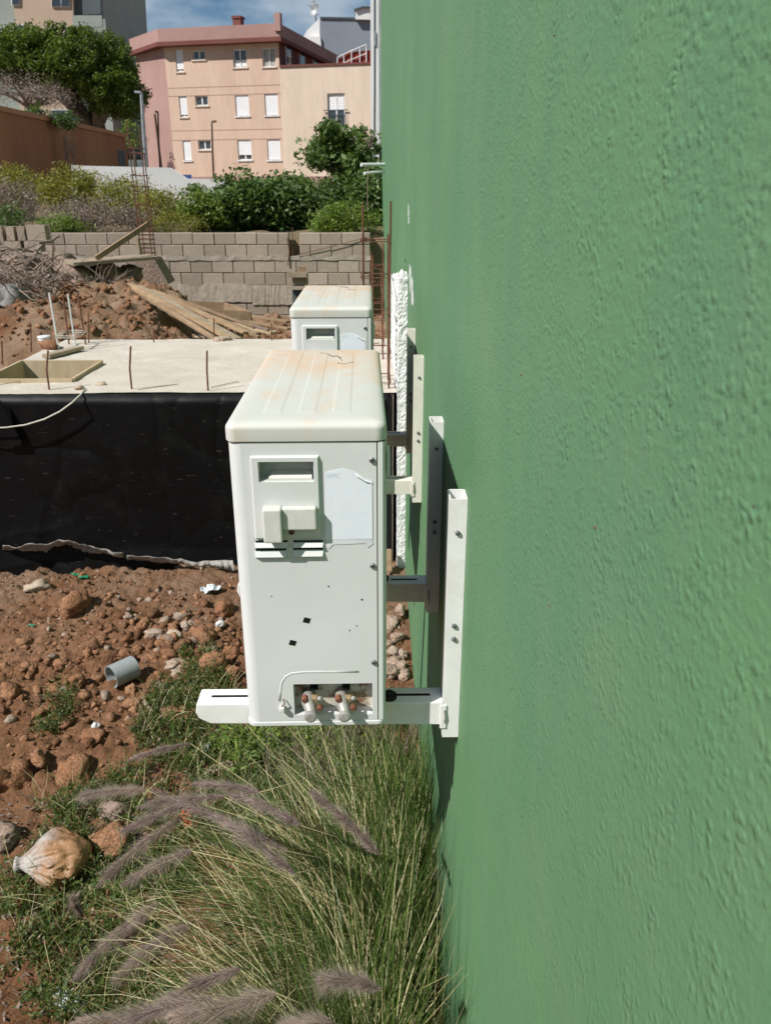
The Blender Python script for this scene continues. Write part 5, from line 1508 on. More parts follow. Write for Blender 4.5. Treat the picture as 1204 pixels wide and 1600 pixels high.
def other_buildings():
    up = Vector((0, 0, 1))
    # slate building behind with white gable
    Y = 76
    r = empty('slate_building', at(540, 100, Y) - up * 10, 'slate-grey building with a white gable end behind the terrace', 'building')
    MB().prism([at(x, y, Y) for x, y in ((500, 28), (620, 30), (620, 110), (500, 110))], (3, 14, 0)).build('wall', M['greyblue'], r)
    MB().prism([at(x, y, Y + .3) for x, y in ((474, 57), (479, 48), (499.5, 28), (499.5, 110), (474, 110))], (.2, 9, 0)).build('gable', M['white'], r)
    MB().prism([at(x, y, Y - .2) for x, y in ((483, 57), (500, 57), (503, 82), (483, 82))], (0, 2, 0)).build('low_wall', M['white'], r)
    MB().prism([at(x, y, Y - .1) for x, y in ((500, 26), (620, 28), (620, 31), (500, 29))], (0, .3, 0)).build('roof_edge', M['darkgrey'], r)
    c = MB().prism([at(x, y, Y - .4) for x, y in ((555, 14), (568, 11), (590, 12), (590, 31), (555, 30))], (0, 3, 0)).build('roof_cabin', M['white'], r)
    MB().prism([at(x, y, Y - .6) for x, y in ((553, 14), (567, 9.5), (590, 10), (590, 12), (567, 11.5), (554, 16))], (0, 3.4, 0)).build('cabin_roof', M['darkgrey'], c)
    # dish and aerial
    r = empty('satellite_dish', at(493, 34, Y + 2), 'white satellite dish with aerial mast on the slate building', 'dish')
    c = at(491, 16, Y + 2)
    n, m_ = 18, 5
    nr = Vector((-.55, -.6, .35)).normalized(); e = nr.orthogonal().normalized(); g_ = nr.cross(e)
    V = [tuple(c - nr * .25)]
    for j in range(1, m_ + 1):
        for i in range(n):
            a = 6.283 * i / n; q = .55 * j / m_
            V.append(tuple(c + (e * math.cos(a) + g_ * math.sin(a)) * q + nr * (-.25 + .25 * (j / m_) ** 2)))
    Fc = [(0, 1 + i, 1 + (i + 1) % n) for i in range(n)] + [(1 + (j - 1) * n + i, 1 + j * n + i, 1 + j * n + (i + 1) % n, 1 + (j - 1) * n + (i + 1) % n) for j in range(1, m_) for i in range(n)]
    MB().add(V, Fc).build('reflector', M['pole'], r, True)
    MB().tube([at(494, 35, Y + 2.4), at(489, -4, Y + 2.4)], .06, 6).build('mast', M['pole'], r)
    for y in (2, 7, 24):
        MB().tube([at(484, y + 1, Y + 2.4), at(498, y - 1, Y + 2.4)], .03, 5).build('aerial_rod', M['pole'], r)
    MB().tube([c, c + nr * .8], .03, 5).build('feed_arm', M['pole'], r)
    # tall white house next to the green wall
    Y = 26
    r = empty('white_house', (1.5, Y + 3, 1.6), 'tall narrow white house wall just left of the green house', 'house')
    x0 = at(579, 120, Y).x
    MB().box(x0, 5, Y, Y + 9, 1.4, 9.5).build('wall', M['white'], r)
    MB().tube([(x0 + .05, Y - .02, 1.8), (x0 + .1, Y - .02, 5.2), (x0 + .12, Y - .02, 9.4)], .012, 5).build('drop_cable', M['darkgrey'], r)
    MB().box(x0 + .09, x0 + .16, Y - .03, Y - .002, at(582, 72, Y).z, at(582, 50, Y).z).build('damp_stain_plate', M['grey_edge'], r)  # thin grey plate on the white wall
    # apartment block on the far left, behind the crown
    Y = 68
    r = empty('apartment_block', at(90, 200, Y) - up * 6, 'tall sage and sand apartment block behind the broad tree', 'building')
    k = lambda pts, dy, nm, m_, yo=0, par=r: MB().prism([at(x, y, Y + yo) for x, y in pts], (0, dy, 0)).build(nm, M[m_], par)
    k(((-80, -60), (18, -60), (36, 240), (-60, 240)), 12, 'left_wall', 'sage', .0)
    k(((18.1, -60), (112, -60), (122, 240), (36.1, 240)), 12, 'centre_wall', 'sand', -.4)
    k(((112.1, -60), (158, -60), (180, 240), (122.1, 240)), 12, 'right_wall', 'sage', .1)
    k(((112.5, -20), (156, -20), (158, 22), (114, 24)), .2, 'balcony_recess', 'darkgrey', -.05)  # flat dark panel set on the wall in place of a recess
    k(((112.5, 24), (159, 24), (160, 42), (115, 42)), .2, 'balcony_front', 'sage', -.6)
    for pts in (((18, -12), (30, -12), (31, 8), (18, 8)), ((80, -10), (94, -10), (95, 11), (81, 11)), ((95, -10), (108, -10), (109, 11), (96, 11)), ((25, 38), (37, 38), (37, 60), (25, 60)), ((100, 41), (112, 41), (112, 60), (100, 60)), ((44, 171), (60, 171), (60, 190), (44, 190)), ((80, 171), (120, 171), (120, 190), (80, 190))):
        wn = k(pts, .1, 'window', 'frame', -.5)
        xs_ = [p[0] for p in pts]; ys_ = [p[1] for p in pts]
        k(((min(xs_) + 1.2, min(ys_) + 1.2), (max(xs_) - 1.2, min(ys_) + 1.2), (max(xs_) - 1.2, max(ys_) - 1.2), (min(xs_) + 1.2, max(ys_) - 1.2)), .1, 'pane', 'glass', -.53, wn)
    # dark house in the gap and a far white building
    Y = 70
    o = MB().prism([at(x, y, Y) for x, y in ((221, 172), (236, 168), (250, 270), (228, 270))], (2, 6, 0)).build('dark_house', M['darkgrey'], None)
    center_mesh(o); props(o, 'dark slate house end in the gap beside the pink building', 'house')
    o = MB().prism([at(x, y, 90) for x, y in ((178, 206), (203, 206), (203, 225), (178, 225))], (0, 8, 0)).build('low_white_house', M['white'], None)
    center_mesh(o); props(o, 'distant low white house between the broad tree and the dark house', 'house')
other_buildings()
def lamps():
    def lamp(px, pt, pb, Y, head, m_, label, rad=.06):
        b = at(px + (7 if px < 230 else 2), pb, Y); t = at(px, pt, Y)
        r = empty('street_lamp', (b.x, Y, b.z), label, 'street lamp', 'street lamps')
        MB().tube([(b.x, Y, b.z - 1.2), ((b.x + t.x) / 2, Y, (b.z + t.z) / 2), t], [rad * 1.3, rad, rad * .8], 8).build('post', M[m_], r)
        h = at(px + head, pt - 1.5, Y)
        MB().beam(t + Vector((0, 0, .02)), h, .18, .09).build('lamp_head', M[m_], r)
    lamp(221, 145, 262, 40, -10, 'pole', 'tall galvanised street lamp in the gap left of the pink building', .09)
    lamp(247, 176, 262, 45, -4, 'pole_brown', 'brown street lamp in front of the mauve corner of the pink building', .05)
    lamp(331, 191, 282, 45, 7, 'pole_brown', 'thin brown street lamp in front of the peach facade', .055)
lamps()
def wall_pipes():
    for (a, b, l, rr) in (((564, 257.5), (593, 257), 'upper white pipe jutting out from the far corner of the green house', .030), ((569, 271), (593, 267), 'lower white pipe jutting out from the far corner of the green house', .024)):
        Y = 15.0
        p, q = at(*a, Y), at(*b, Y + .3)
        q = Vector((WX + .02, q.y + 0, q.z))
        o = MB().tube([p, q], rr, 10).build('white_pipe', M['pvc_white'], None, False)
        center_mesh(o); props(o, l, 'pipe', 'pipes on the green house')
    o = MB().tube([at(575, 262, 15.0), at(573.5, 290, 15.0), at(574, 330, 15.0)], .006, 5).build('hanging_wire', M['wood_grey'], None)
    center_mesh(o); props(o, 'thin wire hanging from the white pipes', 'wire')
wall_pipes()

# ================================================================== FOREGROUND SOIL, STONES AND LITTER
def near_rocks():
    big = [((62, 919), .085, 'stone_pale', .5, 'pale flat stone lying on the red soil near the sheeting', 'stone'),
           ((122, 957), .090, 'clod', .8, 'big rounded brown clod on the smooth soil below the pale stone', 'clod'),
           ((240, 993), .045, 'clod_grey', .7, 'greyish stone right of the big clod, upper of the rubble', 'stone'),
           ((270, 994), .050, 'stone_pale', .6, 'pale stone in the rubble near the front unit', 'stone'),
           ((344, 978), .032, 'chip_white', .8, 'small whitish stone beside the front unit', 'stone'),
           ((294, 977), .045, 'clod_grey', .45, 'flat tan slab piece left of the whitish stone', 'stone'),
           ((275, 1040), .075, 'clod_grey', .35, 'flat tan rubble slab between pipe and front unit', 'stone'),
           ((282, 1056), .050, 'clod_grey', .35, 'smaller tan rubble slab just right of the pipe', 'stone'),
           ((322, 1003), .070, 'clod', .8, 'brown clod close to the left side of the front unit', 'clod'),
           ((350, 960), .075, 'clod', .8, 'brown clod at the left side of the front unit, higher up', 'clod'),
           ((335, 1050), .070, 'clod', .8, 'brown clod just above the bracket arm', 'clod'),
           ((367, 1062), .060, 'clod', .8, 'brown clod tucked behind the bracket arm', 'clod'),
           ((362, 1030), .055, 'clod', .8, 'brown clod touching the front unit above the bracket arm', 'clod'),
           ((122, 1070), .060, 'clod', .8, 'brown clod left of the grey pipe', 'clod'),
           ((95, 1082), .055, 'clod', .7, 'brown clod further left of the grey pipe', 'clod'),
           ((205, 1085), .050, 'clod', .7, 'brown clod right below the grey pipe', 'clod'),
           ((208, 1104), .048, 'clod', .7, 'squat brown clod second below the grey pipe', 'clod'),
           ((280, 1125), .080, 'clod', .5, 'flat brown clod in the weeds left of the bracket arm tip', 'clod'),
           ((145, 1155), .065, 'clod', .5, 'brown clod above the purple plume at the left', 'clod'),
           ((115, 1215), .090, 'clod', .7, 'big brown clod above the fountain grass plumes', 'clod'),
           ((15, 1225), .10, 'clod', .7, 'big brown clod at the left edge of the picture', 'clod'),
           ((60, 1190), .060, 'clod', .7, 'brown clod between the two big clods at the left', 'clod'),
           ((150, 1137), .022, 'chip_white', .7, 'little white stone below the grey pipe', 'stone'),
           ((175, 1320), .085, 'clod', .8, 'brown rock just right of the sack', 'rock'),
           ((178, 1275), .070, 'boulder', .8, 'grey-brown rock above the sack', 'rock'),
           ((5, 1310), .090, 'clod_grey', .4, 'flat tan stone at the left edge beside the sack', 'stone'),
           ((20, 1088), .045, 'clod', .7, 'brown clod alone at the left on smooth soil', 'clod'),
           ((60, 1120), .040, 'clod', .7, 'small brown clod left on the rubbly soil', 'clod'),
           ((130, 900), .035, 'clod', .7, 'small brown clod beside the green plastic scrap', 'clod'),
           ((45, 890), .055, 'clod_grey', .4, 'flat greyish stone near the crumpled sheeting', 'stone'),
           ((175, 935), .045, 'clod', .6, 'brown clod in the middle of the soil right of the big clod', 'clod'),
           ((225, 985), .045, 'clod', .8, 'brown clod left of the greyish rubble stone', 'clod'),
           ((40, 1005), .060, 'clod', .5, 'broken clod casting a dark shadow on the smooth soil', 'clod')]
    for (px, py), s, m_, sq, l, c in big:
        P = ground_at(px, py)
        P.z -= s * .12
        rock('stone' if c == 'stone' else ('rock' if c == 'rock' else 'soil_clod'), P, s, m_, l, c, 'stones and clods on the soil', 3, sq, .42, .12)
    # rubble beside the wall
    lst = [(612, 975), (620, 1000), (628, 1025), (616, 1040), (632, 1060), (607, 1008), (625, 960), (610, 1055), (622, 985), (606, 985), (614, 1022), (626, 1045)]
    for i, (px, py) in enumerate(lst):
        P = ground_at(px, py)
        rock('rubble_piece', P, random.uniform(.03, .06), 'clod_grey', 'greyish rubble piece in the gap between the front unit and the green wall', 'rubble', 'rubble along the green wall', 3, .7, .45, .15)
    Vs, Fs, n0 = [], [], 0
    Vg, Fg, n1 = [], [], 0
    N = 20000
    X = RNG.uniform(-3.3, .19, N); Y = RNG.uniform(1.5, 5.0, N)
    dens = fbm(np.stack([X, Y, 0 * X], -1), 1.3, 3, 21)
    px = project(np.stack([X, Y, 0 * X], -1))
    heap = np.exp(-((px[:, 0] - 290) / 170) ** 2 - ((px[:, 1] - 1010) / 80) ** 2) + .8 * np.exp(-((px[:, 0] - 110) / 150) ** 2 - ((px[:, 1] - 1110) / 90) ** 2)
    smooth = np.exp(-((px[:, 0] - 60) / 110) ** 2 - ((px[:, 1] - 1010) / 60) ** 2)
    keep = RNG.uniform(-.7, .9, N) < dens + heap * 1.2 - smooth * .8
    pp = ground_at(193, 1072)
    keep &= (np.hypot(X - pp.x, Y - pp.y) > .15)
    X, Y, heap = X[keep], Y[keep], heap[keep]
    Z = H(X, Y)
    for x, y, z, hp in zip(X, Y, Z, heap):
        s = .0035 + (.012 + .034 * min(hp, 1)) * random.random() ** 4.2
        V, Fc = rock_verts(2 if s > .03 else 1, s, random.randint(0, 999), .42, .8)
        V = V + np.array([x, y, z + s * .15])
        if random.random() < (.06 + .22 * (y > 4.2)):
            Vg.append(V); Fg.append(Fc + n1); n1 += len(V)
        else:
            Vs.append(V); Fs.append(Fc + n0); n0 += len(V)
    props(mesh_np('soil_crumbs', np.concatenate(Vs), np.concatenate(Fs), M['clod']), 'loose red-brown crumbs scattered over the soil', 'soil', None, 'stuff')
    props(mesh_np('gravel_crumbs', np.concatenate(Vg), np.concatenate(Fg), M['clod_grey']), 'greyish gravel crumbs scattered over the soil', 'gravel', None, 'stuff')
near_rocks()

def litter():
    # cut pipe
    P = ground_at(193, 1072)
    d = Vector((.66, .70, .0)).normalized()
    c = P + Vector((0, .02, .075))
    e = Vector((-d.y, d.x, 0)); up = Vector((0, 0, 1))
    n = 32; ro, ri, hl = .062, .0575, .068
    V, Fc = [], []
    for r_, s_ in ((ro, -1), (ro, 1), (ri, 1), (ri, -1)):
        for k in range(n):
            a = 6.28318 * k / n
            V.append(tuple(c + d * hl * s_ + (e * math.cos(a) + up * math.sin(a)) * r_))
    for j in range(4):
        for k in range(n):
            Fc.append((j * n + k, j * n + (k + 1) % n, ((j + 1) % 4) * n + (k + 1) % n, ((j + 1) % 4) * n + k))
    o = MB().add(V, Fc).build('pvc_pipe', M['pvc'], None); center_mesh(o)
    for p in o.data.polygons: p.use_smooth = True
    m_ = o.modifiers.new('edge', 'EDGE_SPLIT'); m_.split_angle = math.radians(40)
    props(o, 'short cut length of grey plastic drain pipe on the soil', 'pipe')
    # crumpled sheet along the foot of the black membrane
    top = [(5, 862), (30, 864), (60, 858), (85, 852), (108, 850), (128, 856), (150, 864), (172, 868), (192, 872)]
    bot = [(5, 868), (30, 871), (60, 871), (85, 868), (108, 862), (128, 868), (150, 870), (172, 872), (196, 874)]
    def ribbon(name, top, bot, label, m_='sheet_edge', amp=.026, z=.03, cols=14):
        V, n = [], len(top)
        m = 60
        for i in range(m + 1):
            f = i / m * (n - 1); k = min(int(f), n - 2); t = f - k
            tp = (top[k][0] * (1 - t) + top[k + 1][0] * t, top[k][1] * (1 - t) + top[k + 1][1] * t)
            bt = (bot[k][0] * (1 - t) + bot[k + 1][0] * t, bot[k][1] * (1 - t) + bot[k + 1][1] * t)
            b = ground_at(bt[0], bt[1] + 2); a_ = at(tp[0], tp[1] - 3, min(b.y + .05, 4.93))
            for j in range(cols + 1):
                s = j / cols
                p = b * (1 - s) + a_ * s
                V.append((p.x, p.y - .02 * math.sin(s * 3.14), p.z + .01))
        V = np.array(V)
        V[:, 2] += amp * (fbm(V, 9, 3, 4)) + .012
        V[:, 1] += amp * (fbm(V + 4, 14, 3, 6))
        i = np.arange(cols)[None, :] + np.arange(m)[:, None] * (cols + 1)
        o = mesh_np(name, V, np.stack([i, i + 1, i + cols + 2, i + cols + 1], -1).reshape(-1, 4), M[m_], None, True)
        sm = o.modifiers.new('thick', 'SOLIDIFY'); sm.thickness = .003
        center_mesh(o); props(o, label, 'plastic sheet')
    ribbon('plastic_sheet', top, bot, 'crumpled grey plastic sheet along the foot of the black membrane at the left')
    ribbon('plastic_sheet', [(200, 875), (240, 879), (290, 883), (330, 885), (365, 884)], [(200, 876), (240, 880), (290, 884), (330, 888), (368, 896)], 'tan plastic sheet edge along the membrane next to the front unit', 'sheet_edge', .012)
    def scrap(px, py, s, m_, label, seed, asp=.6, name='plastic_scrap'):
        P = ground_at(px, py)
        n = 12
        u = np.linspace(-1, 1, n); A, B = np.meshgrid(u, u)
        q = np.stack([A, B, 0 * A + seed], -1).reshape(-1, 3)
        rad = 1 + .35 * fbm(q, 1.2, 2, seed)
        V = np.stack([A.ravel() * rad * s, B.ravel() * rad * s * asp, .012 + np.abs(fbm(q, 1.9, 3, seed + 2)) * s * .7], -1)
        a = seed * 1.3
        R = np.array([[math.cos(a), -math.sin(a), 0], [math.sin(a), math.cos(a), 0], [0, 0, 1]])
        V = V @ R.T + np.array(P)
        i = np.arange(n - 1)[None, :] + np.arange(n - 1)[:, None] * n
        o = mesh_np(name, V, np.stack([i, i + 1, i + n + 1, i + n], -1).reshape(-1, 4), M[m_], None, False)
        sm = o.modifiers.new('thick', 'SOLIDIFY'); sm.thickness = .002
        center_mesh(o); props(o, label, 'litter')
    scrap(118, 901, .030, 'green_plastic', 'bright green plastic scrap near the sheeting, left half', 2, .35)
    scrap(131, 905, .028, 'green_plastic', 'bright green plastic scrap near the sheeting, right half', 5, .4)
    scrap(51, 981, .020, 'green_plastic', 'tiny green plastic scrap on the smooth soil', 7, .3)
    scrap(331, 925, .055, 'pale_plastic', 'pale blue crumpled wrapper near the front unit', 3, .55, 'wrapper')
    scrap(165, 1272, .035, 'pale_plastic', 'bluish scrap lying on the rock above the sack', 9, .5, 'wrapper')
    scrap(322, 1175, .035, 'pale_plastic', 'white and blue scrap in the weeds below the front unit', 6, .5, 'wrapper')
    scrap(298, 1284, .060, 'red', 'red plastic scrap among the fountain grass plumes', 4, .6)
    scrap(270, 1292, .035, 'red', 'smaller red plastic scrap left of the large red one', 8, .5)
    scrap(110, 1574, .05, 'chip_white', 'whitish scrap at the lower left among the weeds', 12, .6, 'wrapper')
    # twisted sack
    P = ground_at(88, 1362)
    V, Fc = ico(5)
    V = V.copy()
    d = np.array([1.0, .28, 0]); d /= np.linalg.norm(d)
    s = V @ d                                    # -1 is the gathered mouth, lower left
    waist = np.where(s < -.25, 1 - .72 * sstep(-.25, -1.0, s) * 1.0, 1.0)
    waist = np.clip(1 - .62 * sstep(0.05, -.95, s), .3, 1)
    ang = np.arctan2(V[:, 2], V @ np.array([-d[1], d[0], 0]))
    fold = (.07 * np.sin(ang * 13 + 4 * fbm(V, 1.8, 2, 3)) + .04 * np.sin(ang * 23 + 5 * fbm(V, 2.2, 2, 9))) * sstep(.9, -.2, s) + .24 * fbm(V, 1.25, 4, 6) + .05 * np.abs(fbm(V, 6, 3, 2))
    along = d[None, :] * s[:, None]
    rad = (V - along) * (waist * (1 + fold))[:, None]
    V = along * np.array([1.12]) + rad * np.array([.95, .85, .62])
    flare = sstep(-.8, -1, s)[:, None]
    V = V + rad * flare * 1.3
    V = V * .125
    V[:, 2] -= V[:, 2].min()
    V[:, 2] = np.maximum(V[:, 2] - .012, 0)
    o = mesh_np('plastic_sack', V, Fc, M['bag'], None, True); o.location = P
    props(o, 'stained orange and grey plastic sack with gathered mouth lying at the left', 'sack')
    # wood in the weeds, chunk by the wall
    a, b = ground_at(318, 1214), ground_at(396, 1192)
    plank('weathered_stick', a + Vector((0, 0, .02)), b + Vector((0, 0, .04)), .05, .018, 'wood_grey', 'weathered flat stick lying in the weeds below the front unit', 'stick')
    a, b = ground_at(222, 1096), ground_at(240, 1122)
    plank('weathered_stick', a + Vector((0, 0, .02)), b + Vector((0, 0, .03)), .018, .012, 'wood_grey', 'short thin stick in the soil right of the grey pipe', 'stick')
    a, b = at(607, 893, 4.85), at(606, 858, 4.9)
    plank('timber_offcut', a, b, .05, .03, 'wood', 'upright timber offcut showing between the front unit and the black sheet', 'offcut', None, (0, 1, 0))
litter()

# ------------------------------------------------------------------ weeds
def weeds():
    polyA = [(205, 1150), (225, 1090), (300, 1060), (395, 1100), (600, 1120), (690, 1130), (690, 1400), (560, 1420), (300, 1320), (150, 1290), (60, 1265), (110, 1240), (240, 1195)]
    polyB = [(0, 1270), (70, 1255), (250, 1270), (330, 1400), (420, 1600), (0, 1600), (0, 1400)]
    polyC = [(280, 1030), (380, 1020), (385, 1090), (300, 1075)]
    N = 60000
    X = RNG.uniform(-1.9, .19, N); Y = RNG.uniform(1.5, 4.2, N)
    px = project(np.stack([X, Y, 0 * X + .02], -1))
    d = fbm(np.stack([X, Y, 0 * X], -1), 3.2, 3, 31)
    k = (in_poly(px, polyA) & (d > -.28)) | (in_poly(px, polyB) & (d > .2)) | (in_poly(px, polyC) & (d > .15)) | ((d > .75) & (px[:, 1] > 1090) & (px[:, 1] < 1300))
    X, Y, d = X[k], Y[k], d[k]
    n = min(len(X), 6200)
    sel = RNG.permutation(len(X))[:n]
    X, Y, d = X[sel], Y[sel], d[sel]
    Z = H(X, Y)
    # rosettes of small leaves
    m = 7
    hgt = (.008 + .05 * RNG.uniform(0, 1, n) ** 1.6) * (1 + np.clip(d, 0, 1))
    P = np.repeat(np.stack([X, Y, Z], -1), m, 0) + np.stack([RNG.normal(0, .014, n * m), RNG.normal(0, .014, n * m), np.repeat(hgt, m) * RNG.uniform(.3, 1.2, n * m)], -1)
    V, Fq = leaf_quads(P, .019, .42, .3)
    o = mesh_np('weed_leaves', V, Fq, M['weed'])
    props(o, 'low green weeds growing over the soil below the units', 'weeds', None, 'stuff')
    # short grass among them
    q = RNG.permutation(n)[:3400]
    root = np.stack([X[q], Y[q], Z[q]], -1)
    k_ = len(q)
    V, Fq = blades(root, RNG.uniform(.05, .17, k_), RNG.uniform(0, .5, k_), RNG.uniform(.6, 1.7, k_), RNG.uniform(0, 6.28, k_), RNG.uniform(.0018, .0035, k_), 4)
    o = mesh_np('short_grass', V, Fq, M['blade'])
    props(o, 'short wild grass between the low weeds', 'grass', None, 'stuff')
    q = RNG.permutation(n)[:900]
    root = np.stack([X[q], Y[q], Z[q]], -1); k_ = len(q)
    V, Fq = blades(root, RNG.uniform(.06, .22, k_), RNG.uniform(.3, 1.2, k_), RNG.uniform(1.0, 1.9, k_), RNG.uniform(0, 6.28, k_), RNG.uniform(.0015, .003, k_), 4)
    o = mesh_np('dry_grass', V, Fq, M['straw'])
    props(o, 'dry straw stalks lying among the low weeds', 'grass', None, 'stuff')
    # taller leafy weeds under the bracket arm
    polyD = [(330, 1150), (420, 1138), (680, 1140), (690, 1260), (560, 1290), (420, 1260)]
    n3 = 9000
    x3, y3 = RNG.uniform(-1.0, .185, n3), RNG.uniform(2.2, 4.0, n3)
    p3 = project(np.stack([x3, y3, 0 * x3 + .05], -1))
    d3 = fbm(np.stack([x3, y3, 0 * x3], -1), 4.0, 3, 51)
    k3 = in_poly(p3, polyD) & (d3 > -.15)
    x3, y3 = x3[k3][:900], y3[k3][:900]
    z3 = H(x3, y3); n3 = len(x3); m3 = 12
    tz = RNG.uniform(.1, 1, (n3, m3)); hh = RNG.uniform(.05, .19, n3)[:, None]
    lean = RNG.normal(0, .35, (n3, 2))
    P = np.stack([x3[:, None] + lean[:, :1] * tz * hh + RNG.normal(0, .012, (n3, m3)), y3[:, None] + lean[:, 1:] * tz * hh + RNG.normal(0, .012, (n3, m3)), z3[:, None] + tz * hh], -1).reshape(-1, 3)
    P[:, 0] = np.minimum(P[:, 0], .19)
    V, Fq = leaf_quads(P, .024, .45, .4)
    o = mesh_np('leafy_weeds', V, Fq, M['lime'])
    props(o, 'fresh yellow-green leafy weeds under the near bracket arm', 'weeds', None, 'stuff')
    # dead leaves and straw crumbs on the ground
    m2 = 9000
    x2, y2 = RNG.uniform(-1.9, .19, m2), RNG.uniform(1.5, 4.0, m2)
    p2 = project(np.stack([x2, y2, 0 * x2], -1))
    k2 = in_poly(p2, polyA) | in_poly(p2, polyB)
    x2, y2 = x2[k2], y2[k2]
    V, Fq = leaf_quads(np.stack([x2, y2, H(x2, y2) + RNG.uniform(.002, .014, len(x2))], -1), .022, .35, 1.6)
    o = mesh_np('leaf_litter', V, Fq, M['drybrush'])
    props(o, 'dead brown leaf litter on the soil between the weeds', 'leaf litter', None, 'stuff')
    # reddish seed heads below the arm
    N = 900
    pxs = np.stack([RNG.normal(540, 70, N), RNG.normal(1215, 30, N)], -1)
    root = np.array([ground_at(a, b)[:] if i < 0 else atz(a, b, 0.0)[:] for i, (a, b) in enumerate(pxs)])
    root[:, 0] = np.minimum(root[:, 0], .17)
    V, Fq = blades(root, RNG.uniform(.12, .34, N), RNG.uniform(0, .4, N), RNG.uniform(.3, 1.0, N), RNG.uniform(0, 6.28, N), RNG.uniform(.0018, .003, N), 4)
    o = mesh_np('brown_stalks', V, Fq, M['drybrush'])
    props(o, 'thin reddish brown stalks in the weeds under the bracket arm', 'weeds', None, 'stuff')
weeds()

# ------------------------------------------------------------------ fountain grass
def plume_mesh(base, tip, droop, thick, parent, m_, n=1500, bristle='plume'):
    base, tip = Vector(base), Vector(tip)
    mid = (base + tip) / 2 + Vector((random.uniform(-.01, .01), random.uniform(-.01, .01), droop))
    b0, b1, b2 = np.array(base), np.array(mid * 2 - (base + tip) / 2), np.array(tip)
    def hairs(n, kl, w0, w1, spread, lean):
        ts = RNG.uniform(0.0, 1, n)
        S = ((1 - ts) ** 2)[:, None] * b0 + (2 * ts * (1 - ts))[:, None] * b1 + (ts ** 2)[:, None] * b2
        T = (2 * (1 - ts))[:, None] * (b1 - b0) + (2 * ts)[:, None] * (b2 - b1)
        T /= np.linalg.norm(T, axis=1, keepdims=True)
        R = unit(n); R -= T * (R * T).sum(1, keepdims=True); R /= np.linalg.norm(R, axis=1, keepdims=True)
        prof = np.clip(np.minimum(ts * 5 + .3, (1 - ts) * 2.6 + .3), 0, 1) * (.85 + .3 * np.sin(ts * 17 + b0[0] * 90))
        ln = thick * kl * prof * RNG.uniform(.45, 1.5, n)
        d = R * RNG.uniform(spread * .6, spread, n)[:, None] + T * RNG.uniform(lean * .5, lean, n)[:, None]
        d /= np.linalg.norm(d, axis=1, keepdims=True)
        sd_ = np.cross(d, unit(n)); sd_ /= np.linalg.norm(sd_, axis=1, keepdims=True)
        wv = RNG.uniform(w0, w1, n)[:, None]
        A = S + R * .002
        E = A + d * ln[:, None]; E[:, 2] -= ln * .15
        V = np.stack([A - sd_ * wv, A + sd_ * wv, E], 1).reshape(-1, 3)
        V[:, 0] = np.minimum(V[:, 0], .192)
        return V, S, R, T, prof
    V, S, R, T, prof = hairs(n, .72, .0004, .0009, 1.0, .9)
    o = mesh_np('plume', V, np.arange(len(V)).reshape(-1, 3), M[m_], parent)
    V = hairs(int(n * .8), 1.45, .00014, .00034, 1.0, 1.3)[0]
    mesh_np('bristles', V, np.arange(len(V)).reshape(-1, 3), M[bristle], o)
    k = n // 2
    V, Fq = leaf_quads(S[:k] + R[:k] * (thick * .2 * prof[:k] * RNG.uniform(.2, 1, k))[:, None], .007, .4, 0, T[:k])
    mesh_np('spikelets', V, Fq, M[m_], o)
    return o
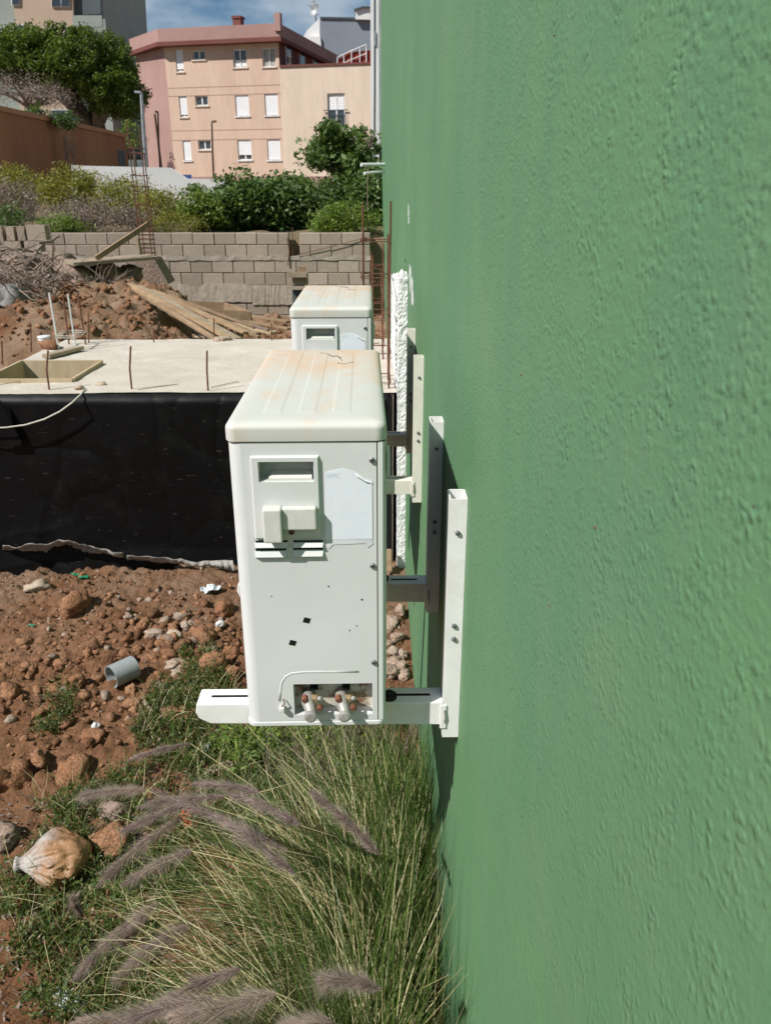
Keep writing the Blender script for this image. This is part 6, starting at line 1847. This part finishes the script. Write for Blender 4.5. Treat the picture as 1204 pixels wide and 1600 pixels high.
def fountain_grass():
    specs = [((-.02, 1.30), 'near fountain grass tuft whose plumes droop along the bottom edge', 800, 650),
             ((.05, 1.86), 'middle fountain grass tuft spreading straw blades to the left', 1350, 700),
             ((.13, 2.30), 'far fountain grass tuft standing upright against the green wall', 460, 90)]
    roots = []
    for i, ((x, y), l, ng, ns) in enumerate(specs):
        r = empty('fountain_grass', (x, y, 0), l, 'grass', 'fountain grass along the green wall')
        roots.append(r)
        for nm, m_, n, bias in (('green_blades', 'blade', ng, 0), ('straw_blades', 'straw', ns, 1)):
            rt = np.stack([x + RNG.normal(0, .075, n), y + RNG.normal(0, .12, n), np.full(n, -.01)], -1)
            rt[:, 0] = np.minimum(rt[:, 0], .18)
            az = math.pi + RNG.normal(0, .85, n)
            if i == 2: az = math.pi + RNG.normal(0, 1.0, n)
            upr = RNG.uniform(0, 1, n) < ((.45, .22, .75)[i] if not bias else .10)
            if i == 1: az = math.pi - .15 + RNG.normal(0, .8, n)
            th0 = np.where(upr, RNG.uniform(0, .25, n), RNG.uniform(.15, .65, n) + (.28 if i == 1 else .1))
            th1 = np.where(upr, RNG.uniform(.2, .8, n), RNG.uniform(1.1, 2.1, n))
            az = np.where(upr, RNG.uniform(0, 6.28, n), az)
            L_ = RNG.uniform(.5, 1.1, n) * (1.0, .95, .76)[i]
            V, Fq = blades(rt, L_, th0, th1, az, RNG.uniform(.0018, .0042, n) * (.8 if bias else 1), 8, .2)
            mesh_np(nm, V, Fq, M[m_], r)
    pl = [ # base px, tip px, z base, z tip, thickness, dark, tuft
        ((228, 1234), (120, 1248), .62, .55, .030, 0, 1), ((449, 1330), (240, 1236), .80, .66, .034, 1, 1), ((300, 1252), (190, 1300), .66, .55, .030, 0, 1),
        ((460, 1365), (335, 1272), .78, .74, .032, 1, 1), ((285, 1278), (152, 1385), .60, .46, .034, 0, 1), ((300, 1330), (190, 1384), .60, .46, .032, 0, 1),
        ((590, 1334), (484, 1236), .92, .98, .026, 1, 2), ((248, 1410), (116, 1530), .55, .40, .034, 0, 0), ((302, 1444), (178, 1535), .58, .44, .032, 0, 0),
        ((592, 1545), (500, 1536), .95, .93, .030, 0, 0), ((432, 1552), (262, 1592), .85, .74, .034, 0, 0), ((375, 1515), (225, 1590), .70, .58, .032, 0, 0),
        ((520, 1598), (440, 1604), .95, .90, .030, 0, 0), ((298, 1162), (200, 1188), .55, .46, .018, 1, 1), ((130, 1432), (116, 1400), .22, .30, .018, 0, 0),
        ((330, 1560), (180, 1600), .72, .60, .030, 0, 0), ((405, 1238), (300, 1225), .80, .72, .026, 1, 2), ((285, 1575), (110, 1600), .55, .42, .030, 0, 0),
        ((350, 1245), (215, 1262), .70, .60, .028, 0, 1), ((470, 1290), (355, 1240), .84, .74, .030, 1, 1), ((240, 1420), (190, 1480), .50, .42, .026, 0, 0)]
    for bpx, tpx, zb, zt, th, dk, ti in pl:
        b, t = atz(*bpx, zb), atz(*tpx, zt)
        r = roots[ti]
        o = plume_mesh(b, t, .012, th * random.uniform(1.0, 1.3), r, 'plume_dark' if (dk or random.random() < .35) else 'plume_mid', 1900)
        rt = Vector((r.location.x + random.uniform(-.06, .06), r.location.y + random.uniform(-.1, .1), 0))
        m1 = rt + Vector(((b.x - rt.x) * .25, (b.y - rt.y) * .25, b.z * .65)); m2 = rt + (b - rt) * .68 + Vector((0, 0, b.z * .24))
        m1.x = min(m1.x, .185); m2.x = min(m2.x, .185)
        mid = (b + t) / 2 + Vector((0, 0, .012))
        MB().tube([rt, m1, m2, b, mid, t], [.0016, .0015, .0013, .0012, .001, .0005], 5).build('stalk', M['straw'], r, True)
    # a few long seed stems standing out against the units and the wall
    for (a, b_, ti) in (((690, 1600), (735, 1480), 0), ((640, 1500), (470, 1150), 1), ((600, 1400), (365, 1110), 1), ((660, 1420), (706, 1290), 2), ((560, 1420), (500, 1130), 2)):
        p, q = atz(*a, .3), atz(*b_, .75)
        q.x = min(q.x, .185); p.x = min(p.x, .17)
        MB().tube([(p.x, p.y, 0), p, (p + q) / 2 + Vector((0, 0, .04)), q], [.0016, .0014, .0012, .0008], 5).build('stalk', M['straw'], roots[ti])
fountain_grass()
# dry stalk caught behind the second bracket
def dry_stalk():
    q = [(WX - .02, 2.62 - .02 * k, 1.02 + .055 * k) for k in range(7)]
    r = empty('dry_stalk', (WX - .02, 2.62, 0), 'dry brown grass stalk standing against the wall beneath the second bracket', 'stalk')
    MB().tube([(WX - .03, 2.66, 0), (WX - .03, 2.64, .6)] + q, .0022, 5).build('stem', M['dead'], r)
    plume_mesh(q[1], q[6], .0, .012, r, 'drybrush', 500)
dry_stalk()
